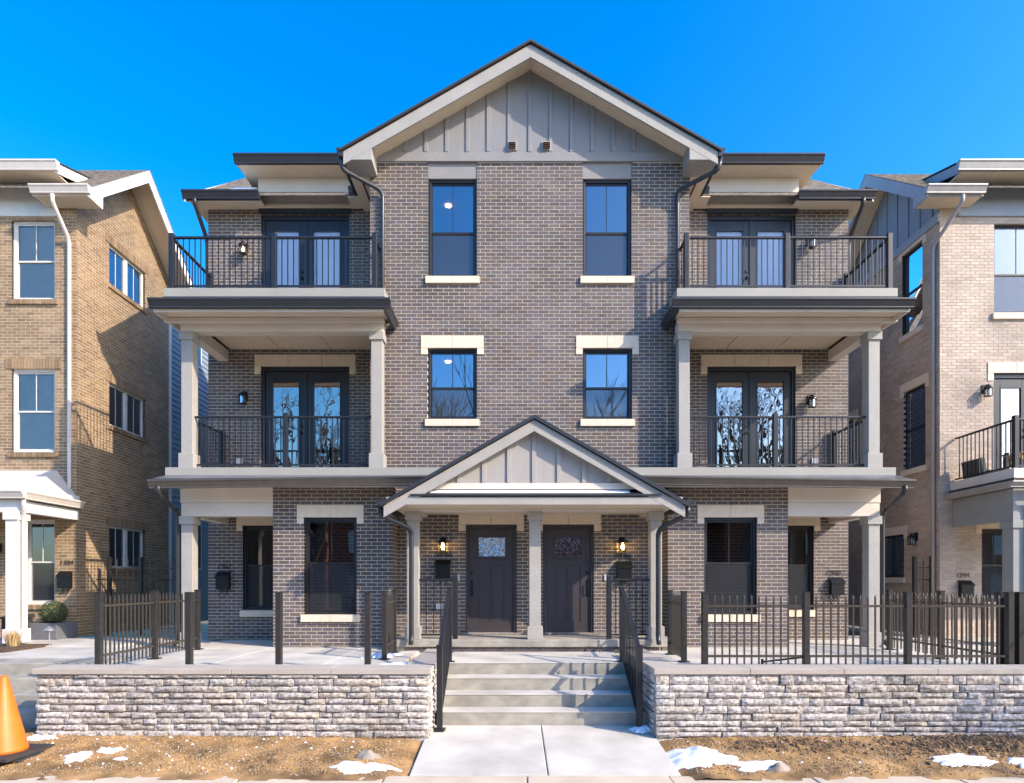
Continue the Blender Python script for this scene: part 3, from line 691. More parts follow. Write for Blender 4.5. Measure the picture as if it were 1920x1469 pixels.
# wings, mirrored
for s in (-1, 1):
    sp = lambda a, b: span(s, a, b)
    # --- ground: beam over the recessed corner, corner column
    box('beam', 'trim_smooth', HB, *sp(4.745, 6.45), YB+.0, YB+.22, 3.395, 3.68, .003); box('beam', 'trim_smooth', HB, *sp(4.745, 6.44), YB+.012, YB+.22, 3.148, 3.391, .003)
    box('side_beam', 'trim_smooth', HB, *sp(6.24, 6.44), YB+.224, YR-.01, 3.15, 3.66, .003)
    column(HB, ux(s, 6.335), YB+.11, PZ, 3.146)
    box('porch_ceiling', 'soffit_tan', HB, *sp(4.75, 6.24), YB+.225, YR-.005, 3.60, 3.63)
    # --- deck 2 with skirt roof
    box('deck', 'concrete', HB, *sp(3.06, 6.66), YB+.0, YR-.002, 3.90, 4.03)
    box('soffit', 'soffit_tan', HB, *sp(0.0 if s > 0 else 0.002, 6.64), 10.49, YB+.1, 3.705, 3.725)
    box('deck_fascia', 'trim_fascia', HB, *sp(0.001, 6.70), YB-.05, YB-.02, 3.875, 4.035, .004)
    box('deck_fascia', 'trim_fascia', HB, *sp(6.67, 6.70), YB-.018, YR, 3.70, 4.03, .004)
    MB().quad((ux(s, 0.001), YB-.03, 3.90), (ux(s, 6.69), YB-.03, 3.90), (ux(s, 6.66), 10.48, 3.745), (ux(s, 0.001), 10.48, 3.81)).build('flashing', 'flashing_grey', HB)
    box('fascia', 'trim_smooth', HB, *sp(.001, 6.64), 10.49, 10.52, 3.60, 3.73)
    a, b = sp(0.9, 6.68)
    gutter(HB, b if s > 0 else a, a if s > 0 else b, 10.49, 3.80, 'metal_bronze', tilt=.085)
    spout(HB, [(ux(s, 6.52), 10.42, 3.62), (ux(s, 6.52), 10.42, 3.5), (ux(s, 6.52), YB+.06, 3.22), (ux(s, 6.52), YB+.06, .85), (ux(s, 6.52), YB-.1, .78)])
    # --- level 2
    column(HB, ux(s, 6.335), YB+.11, 4.035, 6.546); column(HB, ux(s, 2.835), YB+.11, 4.035, 6.546)
    railing(HB, (ux(s, 6.23), YB+.11), (ux(s, 2.94), YB+.11), 4.035, posts=(.51,))
    railing(HB, (ux(s, 6.335), YB+.22), (ux(s, 6.335), YR-.04), 4.035, posts=(.97,))
    box('beam', 'trim_smooth', HB, *sp(2.72, 6.45), YB+.0, YB+.22, 6.548, 6.752, .003)
    box('side_beam', 'trim_smooth', HB, *sp(6.24, 6.44), YB+.224, YR-.01, 6.53, 6.75, .003)
    for k in range(3):
        c0, c1 = 3.06+3.17*k/3, 3.06+3.17*(k+1)/3
        box('ceiling_panel', 'soffit_tan', HB, *sp(c0+.008, c1-.008), YB+.225, YR-.004, 6.79, 6.81)
    box('ceiling_backing', 'metal_bronze', HB, *sp(3.06, 6.3), YB+.225, YR-.004, 6.812, 6.83)
    # --- deck 3
    box('crown_board', 'trim_smooth', HB, *sp(2.68, 6.70), YB-.10, YB-.003, 6.69, 6.76, .003)
    box('soffit', 'soffit_tan', HB, *sp(2.62, 6.62), 10.49, YB-.002, 6.77, 6.79)
    box('fascia', 'trim_smooth', HB, *sp(2.6, 6.64), 10.49, 10.52, 6.68, 6.86)
    gutter(HB, *sp(2.46, 6.68), 10.488, 6.875, 'metal_dark')
    gutter_y(HB, 10.49, YC-.02, ux(s, 2.62), -s, 6.873, 'metal_dark')
    box('side_fascia', 'trim_smooth', HB, *sp(6.62, 6.65), 10.522, YR+.2, 6.68, 6.88, .003); box('soffit', 'soffit_tan', HB, *sp(6.45, 6.618), YB, YR-.01, 6.762, 6.768)
    MB().quad((ux(s, 2.66), YB-.09, 7.15), (ux(s, 6.67), YB-.09, 7.15), (ux(s, 6.66), 10.48, 6.885), (ux(s, 2.58), 10.48, 6.885)).build('flashing', 'metal_dark', HB)
    box('deck_fascia', 'trim_fascia', HB, *sp(2.66, 6.68), YB-.13, YB-.09, 7.13, 7.285, .004); box('deck_fascia', 'trim_fascia', HB, *sp(6.655, 6.68), YB-.088, YR, 6.9, 7.285, .004); box('deck_fascia', 'trim_fascia', HB, *sp(2.66, 2.69), YB-.088, YC-.01, 6.9, 7.285, .004)
    box('deck', 'concrete', HB, *sp(3.06, 6.65), YC, YR-.002, 7.14, 7.28); box('deck', 'concrete', HB, *sp(2.695, 6.65), YB-.088, YC-.002, 7.14, 7.279)
    railing(HB, (ux(s, 6.58), YB-.04), (ux(s, 2.86), YB-.04), 7.285, posts=(0.0, .505, 1.0))
    railing(HB, (ux(s, 6.58), YB+.02), (ux(s, 6.58), YR-.04), 7.285, posts=(.97,))
    railing(HB, (ux(s, 2.86), YB+.02), (ux(s, 2.86), YC-.01), 7.285)
    # --- dormer over the upper door and main roof with its eave
    box('dormer_wall', 'trim_smooth', HB, *sp(3.06, 5.62), YR-.03, YR+.05, 9.73, 10.34, .003); box('dormer_trim', 'soffit_tan', HB, *sp(3.06, 5.66), YR-.10, YR-.032, 9.69, 9.76, .003)
    box('door_head', 'door_frame', HB, *sp(3.70, 5.60), YR-.05, YR-.005, 9.60, 9.69)
    MB().prism([(YR, 9.70), (YR, 10.34), (14.0, 10.4), (14.0, 11.3), (15.0, 11.3)], 'x', *sp(5.56, 5.60)).build('dormer_cheek', 'trim_smooth', HB)
    box('eave_soffit', 'soffit_tan', HB, *sp(3.0, 5.87), 12.05, YR+.3, 10.342, 10.36)
    MB().prism([(12.02, 10.33), (12.02, 10.49), (14.4, 10.95), (14.4, 10.8), (12.06, 10.33)], 'x', *sp(5.87, 5.90)).build('dormer_fascia', 'trim_bluegrey' if s < 0 else 'trim_smooth', HB)
    MB().prism([(11.99, 10.495), (11.99, 10.52), (14.5, 11.0), (14.5, 10.97)], 'x', *sp(2.9, 5.92)).build('dormer_roof', 'roof_edge', HB)
    gutter(HB, *sp(3.3, 5.92), 12.045, 10.505, 'metal_dark', h=.165)
    # main roof front slope
    e0, e1 = 3.0, 6.95
    rs = MB()
    n = 24; y0, z0, y1, z1 = 12.06, 9.74, 14.85, 11.98
    for k in range(n):
        ya, yb_ = y0+(y1-y0)*k/n, y0+(y1-y0)*(k+1)/n+.03; za, zb = z0+(z1-z0)*k/n, z0+(z1-z0)*(k+1)/n+.024
        rs.prism([(ya, za), (ya-.004, za+.014), (yb_, zb+.002), (yb_, zb-.01)], 'x', *sp(e0, e1))
    rs.build('roof_slope', 'shingle_tan', HB)
    MB().prism([(y1, z1), (y1+.04, z1+.02), (17.6, 9.74), (17.55, 9.7)], 'x', *sp(0 if s > 0 else .001, e1)).build('rear_roof_slope', 'shingle_tan', HB)
    MB().prism([(12.0, 9.58), (12.0, 9.73), (14.85, 11.97), (17.6, 9.73), (17.6, 9.58), (14.85, 11.78)], 'x', *sp(6.90, 6.93)).build('rake_fascia', 'trim_smooth', HB)
    MB().prism([(YR, 9.69), (14.85, 11.8), (17.3, 9.69)], 'x', *sp(6.62, 6.65)).build('gable_end', 'batten_grey', HB)
    box('eave_soffit', 'soffit_tan', HB, *sp(5.45, 6.92), 12.06, YR+.2, 9.695, 9.715); box('eave_soffit', 'soffit_tan', HB, *sp(6.67, 6.92), YR+.2, 16.6, 9.695, 9.715)
    gutter(HB, *sp(5.42, 6.96), 12.055, 9.785, 'metal_dark', h=.155); box('fascia', 'trim_smooth', HB, *sp(5.5, 6.92), 12.057, 12.08, 9.62, 9.76)
    gutter(HB, *sp(3.42, 3.66), 12.2, 9.95, 'metal_dark', h=.17); box('eave_soffit', 'soffit_tan', HB, *sp(3.06, 3.66), 12.05, YR-.035, 9.70, 9.72)
    spout(HB, [(ux(s, 6.72), 12.0, 9.66), (ux(s, 6.72), 12.0, 9.55), (ux(s, 6.74), YR+.1, 9.1), (ux(s, 6.74), YR+.1, 7.4)])
# ridge of the centre gable is closed by the roof slopes; snow left on the roofs
# entry porch gable
PXC, YF, ZPP, PU = .37, 9.9, 4.70, 2.50
rake(HB, PXC, YF, 10.12, ZPP, PU, .572, .19, YC-.005, 'trim_greige', 'soffit_tan', 'metal_dark', thick=.075)
box('porch_beam', 'trim_greige', HB, PXC-2.46, PXC+2.46, YF+.003, YF+.04, 3.215, 3.345, .004)
box('porch_ceiling', 'soffit_tan', HB, PXC-2.44, PXC+2.44, YF+.042, YC-.006, 3.222, 3.24)
for x0, x1, y0, y1 in ((PXC-2.2, PXC+2.28, 10.42, 10.64), (PXC-2.2, PXC-1.98, 10.645, YC-.01), (PXC+2.06, PXC+2.28, 10.645, YC-.01)): box('porch_header', 'trim_smooth', HB, x0, x1, y0, y1, 3.165, 3.221, .003)
MB().prism([(PXC-2.1, 3.50), (PXC+2.1, 3.50), (PXC, 3.50+2.1*.572-.02)], 'y', 10.06, 10.1).build('porch_gable_board', 'batten_greige', HB)
for k in range(-4, 5):
    u = k*.42; zt = ZPP-.17-.572*abs(u)
    if zt > 3.62: box('batten', 'batten_greige', HB, PXC+u-.035, PXC+u+.035, 10.035, 10.058, 3.60, zt, .003)
box('frieze_board', 'trim_smooth', HB, PXC-1.95, PXC+1.95, 10.025, 10.058, 3.49, 3.595, .003)
MB().prism([(YF-.0, 3.36), (YF-.03, 3.36), (YF-.03, 3.385), (10.055, 3.46), (10.055, 3.36)], 'x', PXC-2.05, PXC+2.1).build('pent_flashing', 'metal_dark', HB)
for s, xx in ((-1, -1.735), (1, 2.52)):
    gx = PXC+s*(PU+.02)
    gutter_y(HB, YF+.0, YC-.01, gx, s, 3.30, 'metal_dark', h=.12, d=.11)
    spout(HB, [(gx+s*.06, YF+.12, 3.2), (gx+s*.06, YF+.12, 3.06), (xx, 10.30, 2.85), (xx, 10.30, 1.0), (xx-s*.0, 10.24, .86)])
for xx in (-1.735, .402, 2.52): column(HB, xx, 10.53, .93, 3.165, w=.2, basez=.23)
for a, b, pf in ((-1.64, -1.0, 1.0), (2.42, 1.71, 1.0)): railing(HB, (a, 10.53), (b, 10.53), .93, h=1.06, posts=(pf,), gap=.11)
# outlet covers and door bells on the wall
for x, y, z in ((-5.67, YR, 4.45), (6.29, YR, 4.45), (-1.385, YC, 1.47)): box('outlet_cover', 'outlet_grey', HB, x-.06, x+.06, y-.05, y-.004, z-.055, z+.055, .008)
for x in (-1.02, 1.775): box('door_bell', 'outlet_grey', HB, x-.02, x+.02, YC-.025, YC-.003, 1.96, 2.08, .006)
def number(parent, txt, x, y, z, size=.155):
    cu = bpy.data.curves.new('house_number', 'FONT'); cu.body = txt; cu.size = size; cu.extrude = .006; cu.align_x = 'CENTER'; cu.offset = -.0035
    o = bpy.data.objects.new('tmp', cu); COL.objects.link(o)
    dg = bpy.context.evaluated_depsgraph_get(); me = bpy.data.meshes.new_from_object(o.evaluated_get(dg)); bpy.data.objects.remove(o)
    me.materials.clear(); me.materials.append(M['lantern_black'])
    n = bpy.data.objects.new('house_number', me); COL.objects.link(n); n.location = (x, y-.02, z); n.rotation_euler = (R(90), 0, 0); attach(n, parent)
    n['label'] = 'black metal house number ' + txt
    return n
number(HB, '1302', -5.99, YR, 2.2); number(HB, '1300', -1.31, YC, 2.41); number(HB, '1298', 2.115, YC, 2.37); number(HB, '1296', 6.70, YR, 2.08)

# ------------------------------------------------------------------ neighbours
def house_top(H, side, wx, fy, brick_top, rid_y, rid_z, fas, gut, sof, dorm_wall, trim_rake, panel_gable):
    X = lambda m: side*m
    P = lambda a, b: tuple(sorted((X(a), X(b))))
    rx = wx-.58                                                # rake edge, towards the townhouses
    e_y, e_z = fy-.42, brick_top+.12
    n = 26; rs = MB()
    for k in range(n):
        ya, yb = e_y+(rid_y-e_y)*k/n, e_y+(rid_y-e_y)*(k+1)/n+.03; za, zb = e_z+(rid_z-e_z)*k/n, e_z+(rid_z-e_z)*(k+1)/n+.02
        rs.prism([(ya, za), (ya-.004, za+.014), (yb, zb+.004), (yb, zb-.01)], 'x', *P(rx, wx+6))
    rs.build('roof_slope', 'shingle_tan', H)
    by, bz = rid_y+(rid_y-e_y), e_z
    MB().prism([(rid_y, rid_z), (rid_y+.04, rid_z+.02), (by, bz), (by-.05, bz-.03)], 'x', *P(rx, wx+6)).build('rear_roof_slope', 'shingle_tan', H)
    sl_ = (rid_z-e_z)/(rid_y-e_y)
    MB().prism([(e_y-.02, e_z-.2), (e_y-.02, e_z-.01), (rid_y, rid_z-.01), (by, bz-.01), (by, bz-.36), (rid_y, rid_z-.30), (e_y+.42, e_z-.30+sl_*.42), (e_y+.42, e_z-.2)], 'x', *P(rx-.0, rx+.03)).build('rake_fascia', trim_rake, H)
    MB().prism([(e_y, e_z-.10), (rid_y, rid_z-.10), (by, bz-.10), (by, bz-.12), (rid_y, rid_z-.12), (e_y, e_z-.12)], 'x', *P(rx+.032, wx+.03)).build('rake_soffit', sof, H)
    box('eave_soffit', sof, H, *P(rx+.03, wx+.60), e_y+.021, fy+.02, brick_top-.055, brick_top-.035); box('fascia', fas, H, *P(rx+.03, wx+.62), e_y, e_y+.02, brick_top-.06, brick_top+.10)
    gutter(H, *P(rx-.04, wx+.62), e_y-.002, e_z+.01, gut, h=.16)
    # dormer
    box('dormer_wall', dorm_wall, H, *P(wx+.38, wx+5), fy-.04, fy+.05, brick_top-.24, brick_top+.42, .003)
    box('eave_soffit', sof, H, *P(wx+.12, wx+5), fy-.45, fy+.3, brick_top+.42, brick_top+.44)
    MB().prism([(fy-.48, brick_top+.40), (fy-.48, brick_top+.60), (fy+1.6, brick_top+1.3), (fy+1.6, brick_top+1.1)], 'x', *P(wx+.09, wx+.12)).build('dormer_fascia', trim_rake, H)
    MB().prism([(fy-.52, brick_top+.605), (fy-.52, brick_top+.63), (fy+1.8, brick_top+1.4), (fy+1.8, brick_top+1.37)], 'x', *P(wx+.07, wx+5)).build('dormer_roof', 'roof_edge', H)
    MB().prism([(fy+.05, brick_top-.2), (fy+.05, brick_top+.42), (fy+1.7, brick_top+1.1), (fy+1.7, brick_top+.3)], 'x', *P(wx+.34, wx+.38)).build('dormer_cheek', dorm_wall, H)
    gutter(H, *P(wx+.02, wx+5), fy-.452, brick_top+.62, gut, h=.19)
def side_window(H, side, wx, y0, y1, z0, z1, frame, lint=None, mull=True, sillmat=None, blinds=False, soldier=None):
    """window in a side wall (the wall facing the townhouses)"""
    n = -side                                                  # outward normal of the wall along x
    X = side*wx
    d = lambda k: X-n*k                                        # k metres into the wall
    t = .05; w = MB()
    for a, b, c, e in ((y0, y0+t, z0, z1), (y1-t, y1, z0, z1), (y0+t, y1-t, z1-t, z1), (y0+t, y1-t, z0, z0+t)): w.box(d(.05), d(.13), a, b, c, e)
    ym = (y0+y1)/2; zm = (z0+z1)/2
    if mull == 'v': w.box(d(.045), d(.12), ym-.05, ym+.05, z0+t, z1-t)
    else: w.box(d(.06), d(.11), y0+t, y1-t, zm-.025, zm+.025)
    win = w.build('window', frame, H, bevel=.004)
    for a, b, c, e in (((y0+t, ym-.05, z0+t, z1-t), (ym+.05, y1-t, z0+t, z1-t)) if mull == 'v' else ((y0+t, y1-t, zm+.025, z1-t), (y0+t, y1-t, z0+t, zm-.025))):
        MB().quad((d(.085), a, c), (d(.085), b, c), (d(.085), b, e), (d(.085), a, e)).build('pane', 'glass_blue' if mull == 'v' else 'glass_low', win)
        if mull == 'v' and blinds != 'none': MB().box(d(.08), d(.09), (a+b)/2-.008, (a+b)/2+.008, c, e).build('muntin', frame, win)
    m = MB(); xa = d(.16); xb = d(2.2)
    for A in (((xb,y0-.3,z0-.3),(xb,y1+.3,z0-.3),(xb,y1+.3,z1+.1),(xb,y0-.3,z1+.1)), ((xa,y0-.3,z0-.3),(xb,y0-.3,z0-.3),(xb,y0-.3,z1+.1),(xa,y0-.3,z1+.1)), ((xa,y1+.3,z0-.3),(xb,y1+.3,z0-.3),(xb,y1+.3,z1+.1),(xa,y1+.3,z1+.1)), ((xa,y0-.3,z1+.1),(xb,y0-.3,z1+.1),(xb,y1+.3,z1+.1),(xa,y1+.3,z1+.1)), ((xa,y0-.3,z0-.3),(xb,y0-.3,z0-.3),(xb,y1+.3,z0-.3),(xa,y1+.3,z0-.3))): m.quad(*A)
    m.build('interior', 'room_wall', win)
    if blinds is True:
        b = MB(); z = z0+t
        while z < z1-t: b.box(d(.14), d(.155), y0+t, y1-t, z, z+.085); z += .1
        b.build('blind', 'blind_white', win)
    if lint:
        e, h, ear = lint
        w2 = box('lintel_block', lint_mat_side, win, d(-.018), d(.06), y0-e, y1+e, z1+.002, z1+h, .004)
        for a, b in ((y0-e, y0-.004), (y1+.004, y1+e)): box('lintel_block', lint_mat_side, win, d(-.015), d(.06), a, b, z1-ear, z1, .004)
        box('sill', lint_mat_side, win, d(-.05), d(.08), y0-.05, y1+.05, z0-.13, z0-.002, .004)
    if soldier:
        y = y0-.13
        while y < y1+.10:
            b = MB().box(d(-.016), d(.06), y+.005, y+.0625, z1+.004, z1+.205); b.tone = [random.random()]*6; b.build('soldier_brick', soldier, win); y += .0677
        y = y0-.05
        while y < y1+.02:
            b = MB().box(d(-.035), d(.06), y+.005, y+.0625, z0-.10, z0-.004); b.tone = [random.random()]*6; b.build('sill_brick', soldier, win); y += .0677
    return win
lint_mat_side = 'limestone'
def soldier_front(win, x0, x1, z, Y, mat, h=.205, proud=.018, name='soldier_brick'):
    x = x0
    while x < x1-.03:
        b = MB().box(x+.005, x+.0625, Y-proud, Y+.06, z, z+h); b.tone = [random.random()]*6; b.build(name, mat, win); x += .0677

# left neighbour
WL, FY = 9.48, 13.0
HL = thing('brick_house', (-11.5, 15, .7), 'tan brown brick house with white gutters, house number 1304 on its wall', 'house')
bl = BrickWork(HL, 'brick_tan', 'mortar_light')
sw = [(14.06, 15.43, 8.96, 9.91), (14.06, 15.43, 5.63, 6.64), (14.06, 15.43, 2.27, 3.27)]
fw = [(-10.89, -9.95, 8.08, 9.82), (-10.89, -9.95, 4.76, 6.57), (-10.6, -9.95, 1.45, 3.29), (-12.8, -11.8, .75, 3.2)]
bl.wall('f', FY, -14.5, -WL, PZ, 10.12, fw, individual=True)
bl.wall('+', -WL, FY, 16.5, PZ, 10.0, sw)
H_, L_ = .0685, .2015
z = 10.0                                                       # gable of the side wall, course by course
while z < 11.75:
    t = (z+.06-10.25)/(12.02-10.25); y0, y1 = FY-.25+2.0*max(0, t)+.08, 16.6-2.0*max(0, t)
    y0 = max(y0, FY)
    if y1 - y0 > .2: bl.wall('+', -WL, y0, min(y1, 16.5), z, z+H_)
    z += H_
bl.finish()
box('frieze_board', 'white_trim', HL, -WL-.3, -WL+.012, 16.5, 16.62, PZ, 10.2)
house_top(HL, -1, WL, FY, 10.12, 14.65, 12.03, 'gutter_cream', 'gutter_cream', 'soffit_tan', 'white_trim', 'white_trim', None)
for k in range(66):                                            # lap siding of the rear part
    z0 = PZ+k*.15
    MB().prism([(-WL-.02, z0), (-WL+.012, z0), (-WL-.008, z0+.158), (-WL-.03, z0+.158)], 'y', 16.63, 24).build('siding_board', 'siding_blue', HL)
for zz in (2.3, 5.4, 8.4): 
    wq = box('window', 'frame_white', HL, -WL-.05, -WL+.03, 17.3, 18.2, zz, zz+1.5); box('pane', 'glass_low', wq, -WL-.02, -WL+.034, 17.36, 18.14, zz+.06, zz+1.44)
for q in sw: side_window(HL, -1, WL, *q, 'frame_white', mull='v', blinds=(q[2] < 8 and q[2] > 4), soldier='brick_tan')
for i, (a, b, c, d_) in enumerate(fw[:3]):
    w = window(HL, a, b, c, d_, FY, 'glass_clear' if i < 2 else 'glass_low', 'frame_white', sill=False, split=.5, screen=(i == 2), blind=False, mull=True)
    if i: soldier_front(w, a-.13, b+.12, d_+.004, FY, 'brick_tan')
    soldier_front(w, a-.06, b+.05, c-.11, FY, 'brick_tan', h=.1, proud=.05, name='sill_brick')
    if i < 2: MB().box(a+.06, b-.06, FY+.125, FY+.13, c+.06, d_-.06).build('shade', 'gutter_cream', w)
box('front_door', 'door_charcoal', HL, -12.75, -11.85, FY+.06, FY+.1, .77, 3.15)
spout(HL, [(-9.62, 12.5, 10.05), (-9.62, 12.5, 9.9), (-9.60, FY-.05, 9.35), (-9.60, FY-.05, 3.95), (-9.72, FY-.1, 3.85)], 'gutter_cream')
# left house porch
box('porch_beam', 'white_trim', HL, -14, -9.42, 11.48, 11.66, 3.28, 3.52, .004); box('porch_beam', 'white_trim', HL, -9.60, -9.42, 11.665, FY-.01, 3.28, 3.50, .004)
box('porch_ceiling', 'soffit_tan', HL, -14, -9.4, 11.46, FY-.01, 3.525, 3.545)
gutter(HL, -14, -9.28, 11.42, 3.68, 'gutter_cream'); gutter_y(HL, 11.42, FY-.02, -9.39, 1, 3.68, 'gutter_cream')
MB().quad((-14, 11.42, 3.69), (-9.38, 11.42, 3.69), (-9.9, FY-.01, 4.36), (-14, FY-.01, 4.36)).quad((-9.38, 11.42, 3.69), (-9.38, FY-.01, 3.69), (-9.9, FY-.01, 4.36), (-9.9, FY-.011, 4.36)).build('porch_roof', 'gutter_cream', HL)
MB().prism([(11.42, 3.67), (FY-.02, 3.67), (FY-.02, 3.80), (11.42, 3.70)], 'x', -9.46, -9.40).build('roof_curb', 'white_trim', HL)
column(HL, -9.62, 11.6, PZ+.02, 3.28, w=.24, mat='white_trim', cap='white_trim')
spout(HL, [(-9.36, 11.44, 3.55), (-9.36, 11.44, 3.42), (-9.44, 11.55, 3.2), (-9.44, 11.55, .9), (-9.42, 11.45, .8)], 'gutter_cream', r=.045)
number(HL, '1304', -9.68, FY, 2.31, .15)

# right neighbour
WR = 9.31
HR = thing('brick_house', (11.5, 15, .7), 'pale pinkish brick house with blue board gable, house number 1294 on its wall', 'house')
br = BrickWork(HR, 'brick_pale', 'mortar_pale')
sw = [(13.55, 14.25, 7.77, 9.70), (13.45, 14.2, 4.57, 6.43), (14.19, 15.1, 2.04, 3.07), (16.2, 17.0, 5.2, 6.4)]
fw = [(10.49, 11.6, 7.78, 9.75), (10.48, 12.1, 4.12, 6.48), (10.22, 10.9, 1.5, 3.1)]
br.wall('f', FY, WR, 14.5, PZ, 10.12, fw, individual=True)
br.wall('-', WR, FY, 24, PZ, 9.9, sw)
br.finish()
house_top(HR, 1, WR, FY, 10.12, 14.75, 12.0, 'trim_bluegrey', 'gutter_grey', 'soffit_tan', 'trim_bluegrey', 'trim_bluegrey', None)
MB().prism([(FY+.02, 9.9), (FY+.02, 10.15), (14.75, 11.85), (16.6, 10.1), (16.6, 9.9)], 'x', WR-.006, WR+.05).build('gable_board', 'batten_blue', HR)
y = FY+.2
while y < 16.5:
    zt = 10.25+(y-FY)*.93 if y < 14.75 else 11.85-(y-14.75)*.93
    box('batten', 'batten_blue', HR, WR-.03, WR-.007, y, y+.06, 9.98, zt-.06); y += .4
box('frieze_board', 'trim_bluegrey', HR, WR-.04, WR+.0, FY+.0, 16.6, 9.78, 9.97)
for i, q in enumerate(sw): side_window(HR, 1, WR, *q, 'frame_black', lint=(.12, .2, .11), mull=('h' if i != 2 else 'v'), blinds='none')
window(HR, *fw[0], FY, 'glass_blue', sill=True, split=.45)
french_door(HR, *fw[1], FY, 'glass_door', lintel=True)
window(HR, *fw[2], FY, 'glass_low', lintel=(.12, .2, .11), blind='gutter_grey')
spout(HR, [(9.45, 12.52, 10.05), (9.45, 12.52, 9.92), (WR-.06, FY+.12, 9.3), (WR-.06, FY+.12, .9)], 'gutter_grey')
# right balcony over its porch
box('deck', 'concrete', HR, 9.58, 14, 11.4, FY-.005, 3.93, 4.08); box('deck_fascia', 'trim_smooth', HR, 9.53, 14, 11.34, 11.38, 3.91, 4.10, .004); box('deck_fascia', 'trim_smooth', HR, 9.53, 9.57, 11.385, FY-.005, 3.90, 4.10, .004)
box('flashing', 'metal_dark', HR, 9.50, 9.529, 11.3, FY-.01, 3.83, 3.91)
gutter_y(HR, 11.25, FY-.01, 9.50, -1, 3.84, 'gutter_grey', h=.12); gutter(HR, 9.38, 14, 11.30, 3.84, 'gutter_grey', h=.12)
box('beam', 'trim_olive', HR, 9.58, 9.76, 11.45, FY-.01, 3.12, 3.72, .003); box('beam', 'trim_olive', HR, 9.58, 14, 11.42, 11.449, 3.12, 3.72, .003); box('porch_ceiling', 'soffit_tan', HR, 9.765, 14, 11.46, FY-.01, 3.5, 3.52)
column(HR, 9.72, 11.56, PZ, 3.118, w=.26, mat='trim_olive', cap='trim_olive')
spout(HR, [(9.9, 11.22, 3.72), (9.9, 11.22, 3.6), (9.86, 11.38, 3.4), (9.86, 11.38, .8)], 'gutter_cream')
railing(HR, (9.64, 11.44), (9.64, FY-.02), 4.085, posts=(.0,), mat='rail_black'); railing(HR, (9.70, 11.44), (13.5, 11.44), 4.085, posts=(.33, .66))
number(HR, '1294', 9.80, FY, 2.03, .15)

# ------------------------------------------------------------------ fittings: lanterns, mailboxes
def lantern(x, y, z, label, lit=True, face='f'):
    t = thing('wall_lantern', (x, y, z), label, 'lantern', 'black wall lanterns')
    def T(m):
        if face == 'f': m.v = [(x+v[0], y+v[1], z+v[2]) for v in m.v]
        else: m.v = [(x+v[1], y+v[0], z+v[2]) for v in m.v]
        return m
    T(MB().box(-.055, .055, -.02, 0, -.02, .17)).build('back_plate', 'lantern_black', t, bevel=.004)
    T(MB().tube([(0, -.01, .12), (0, -.07, .155), (0, -.12, .13)], .012, n=8)).build('arm', 'lantern_black', t)
    T(MB().lathe(0, -.12, [(.012, .15), (.03, .13), (.085, .075), (.09, .055), (.06, .05)], 12)).build('roof_cap', 'lantern_black', t)
    T(MB().lathe(0, -.12, [(.052, .05), (.052, -.10)], 12)).build('glass', 'lantern_glass', t)
    c = MB()
    for a, b in ((-1, -1), (1, -1), (1, 1), (-1, 1)): c.box(a*.05-.006, a*.05+.006, -.12+b*.05-.006, -.12+b*.05+.006, -.10, .055)
    c.box(-.06, .06, -.18, -.06, -.115, -.1); T(c).build('cage', 'lantern_black', t)
    T(MB().lathe(0, -.12, [(.008, .04), (.014, .02), (.028, -.02), (.02, -.055), (.006, -.065)], 10)).build('bulb', ('bulb_entry' if lit == 2 else 'bulb_lit') if lit else 'bulb_off', t, smooth=True)
def mailbox(x, y, z, label):
    t = thing('mailbox', (x, y, z), label, 'mailbox', 'black wall mailboxes')
    w = .135
    MB().prism([(y-.01, z-.18), (y-.11, z-.18), (y-.11, z+.10), (y-.01, z+.18)], 'x', x-w, x+w).build('body', 'lantern_black', t, bevel=.004)
    MB().prism([(y-.005, z+.19), (y-.125, z+.095), (y-.125, z+.06), (y-.115, z+.06), (y-.115, z+.09), (y-.005, z+.178)], 'x', x-w-.01, x+w+.01).build('lid', 'lantern_black', t)
    for a in (-.06, .06):
        MB().tube([(x+a, y-.03, z-.175), (x+a, y-.03, z-.26), (x+a-.02, y-.05, z-.30), (x+a-.05, y-.06, z-.28)], .009, n=6).build('paper_hook', 'lantern_black', t)
lantern(-1.31, YC, 2.62, 'lit black lantern beside the door with the frosted white pane', 2); lantern(2.09, YC, 2.62, 'lit black lantern above the sunlit mailbox lid, beside the door with the reddish pane', 2)
lantern(-5.56, YR, 5.72, 'unlit black lantern beside the french door, on the balcony above the number 1302', False); lantern(6.2, YR, 5.65, 'black lantern in sunlight beside the french door above the number 1296', False)
lantern(-5.55, YR, 8.82, 'lit lantern on the top balcony wall above the number 1302'); lantern(6.2, YR, 8.95, 'unlit lantern on the top balcony wall above the number 1296', False)
lantern(10.27, FY, 6.05, 'unlit lantern beside the balcony door of the pale brick house', False)
lantern(WR, 13.75, 2.9, 'unlit lantern on the side wall of the pale brick house', False, 's')
lantern(-11.15, FY, 2.6, 'unlit lantern under the white porch of the tan brick house', False)
for x, y, z, l in ((-1.31, YC, 2.17, 'under the lit lantern, wholly in porch shade'), (2.13, YC, 2.14, 'with sun falling across its lid on the porch'), (-5.99, YR, 1.96, 'beside the shaded corner window with pale sill, behind the bare fence posts'), (6.74, YR, 1.84, 'behind the picket fence on half sunlit dark brick'), (-9.69, FY, 1.98, 'on tan brick above the clipped boxwood'), (9.84, FY, 1.78, 'on pale brick beside the window with blinds')):
    mailbox(x, y, z, 'black wall mailbox ' + l)

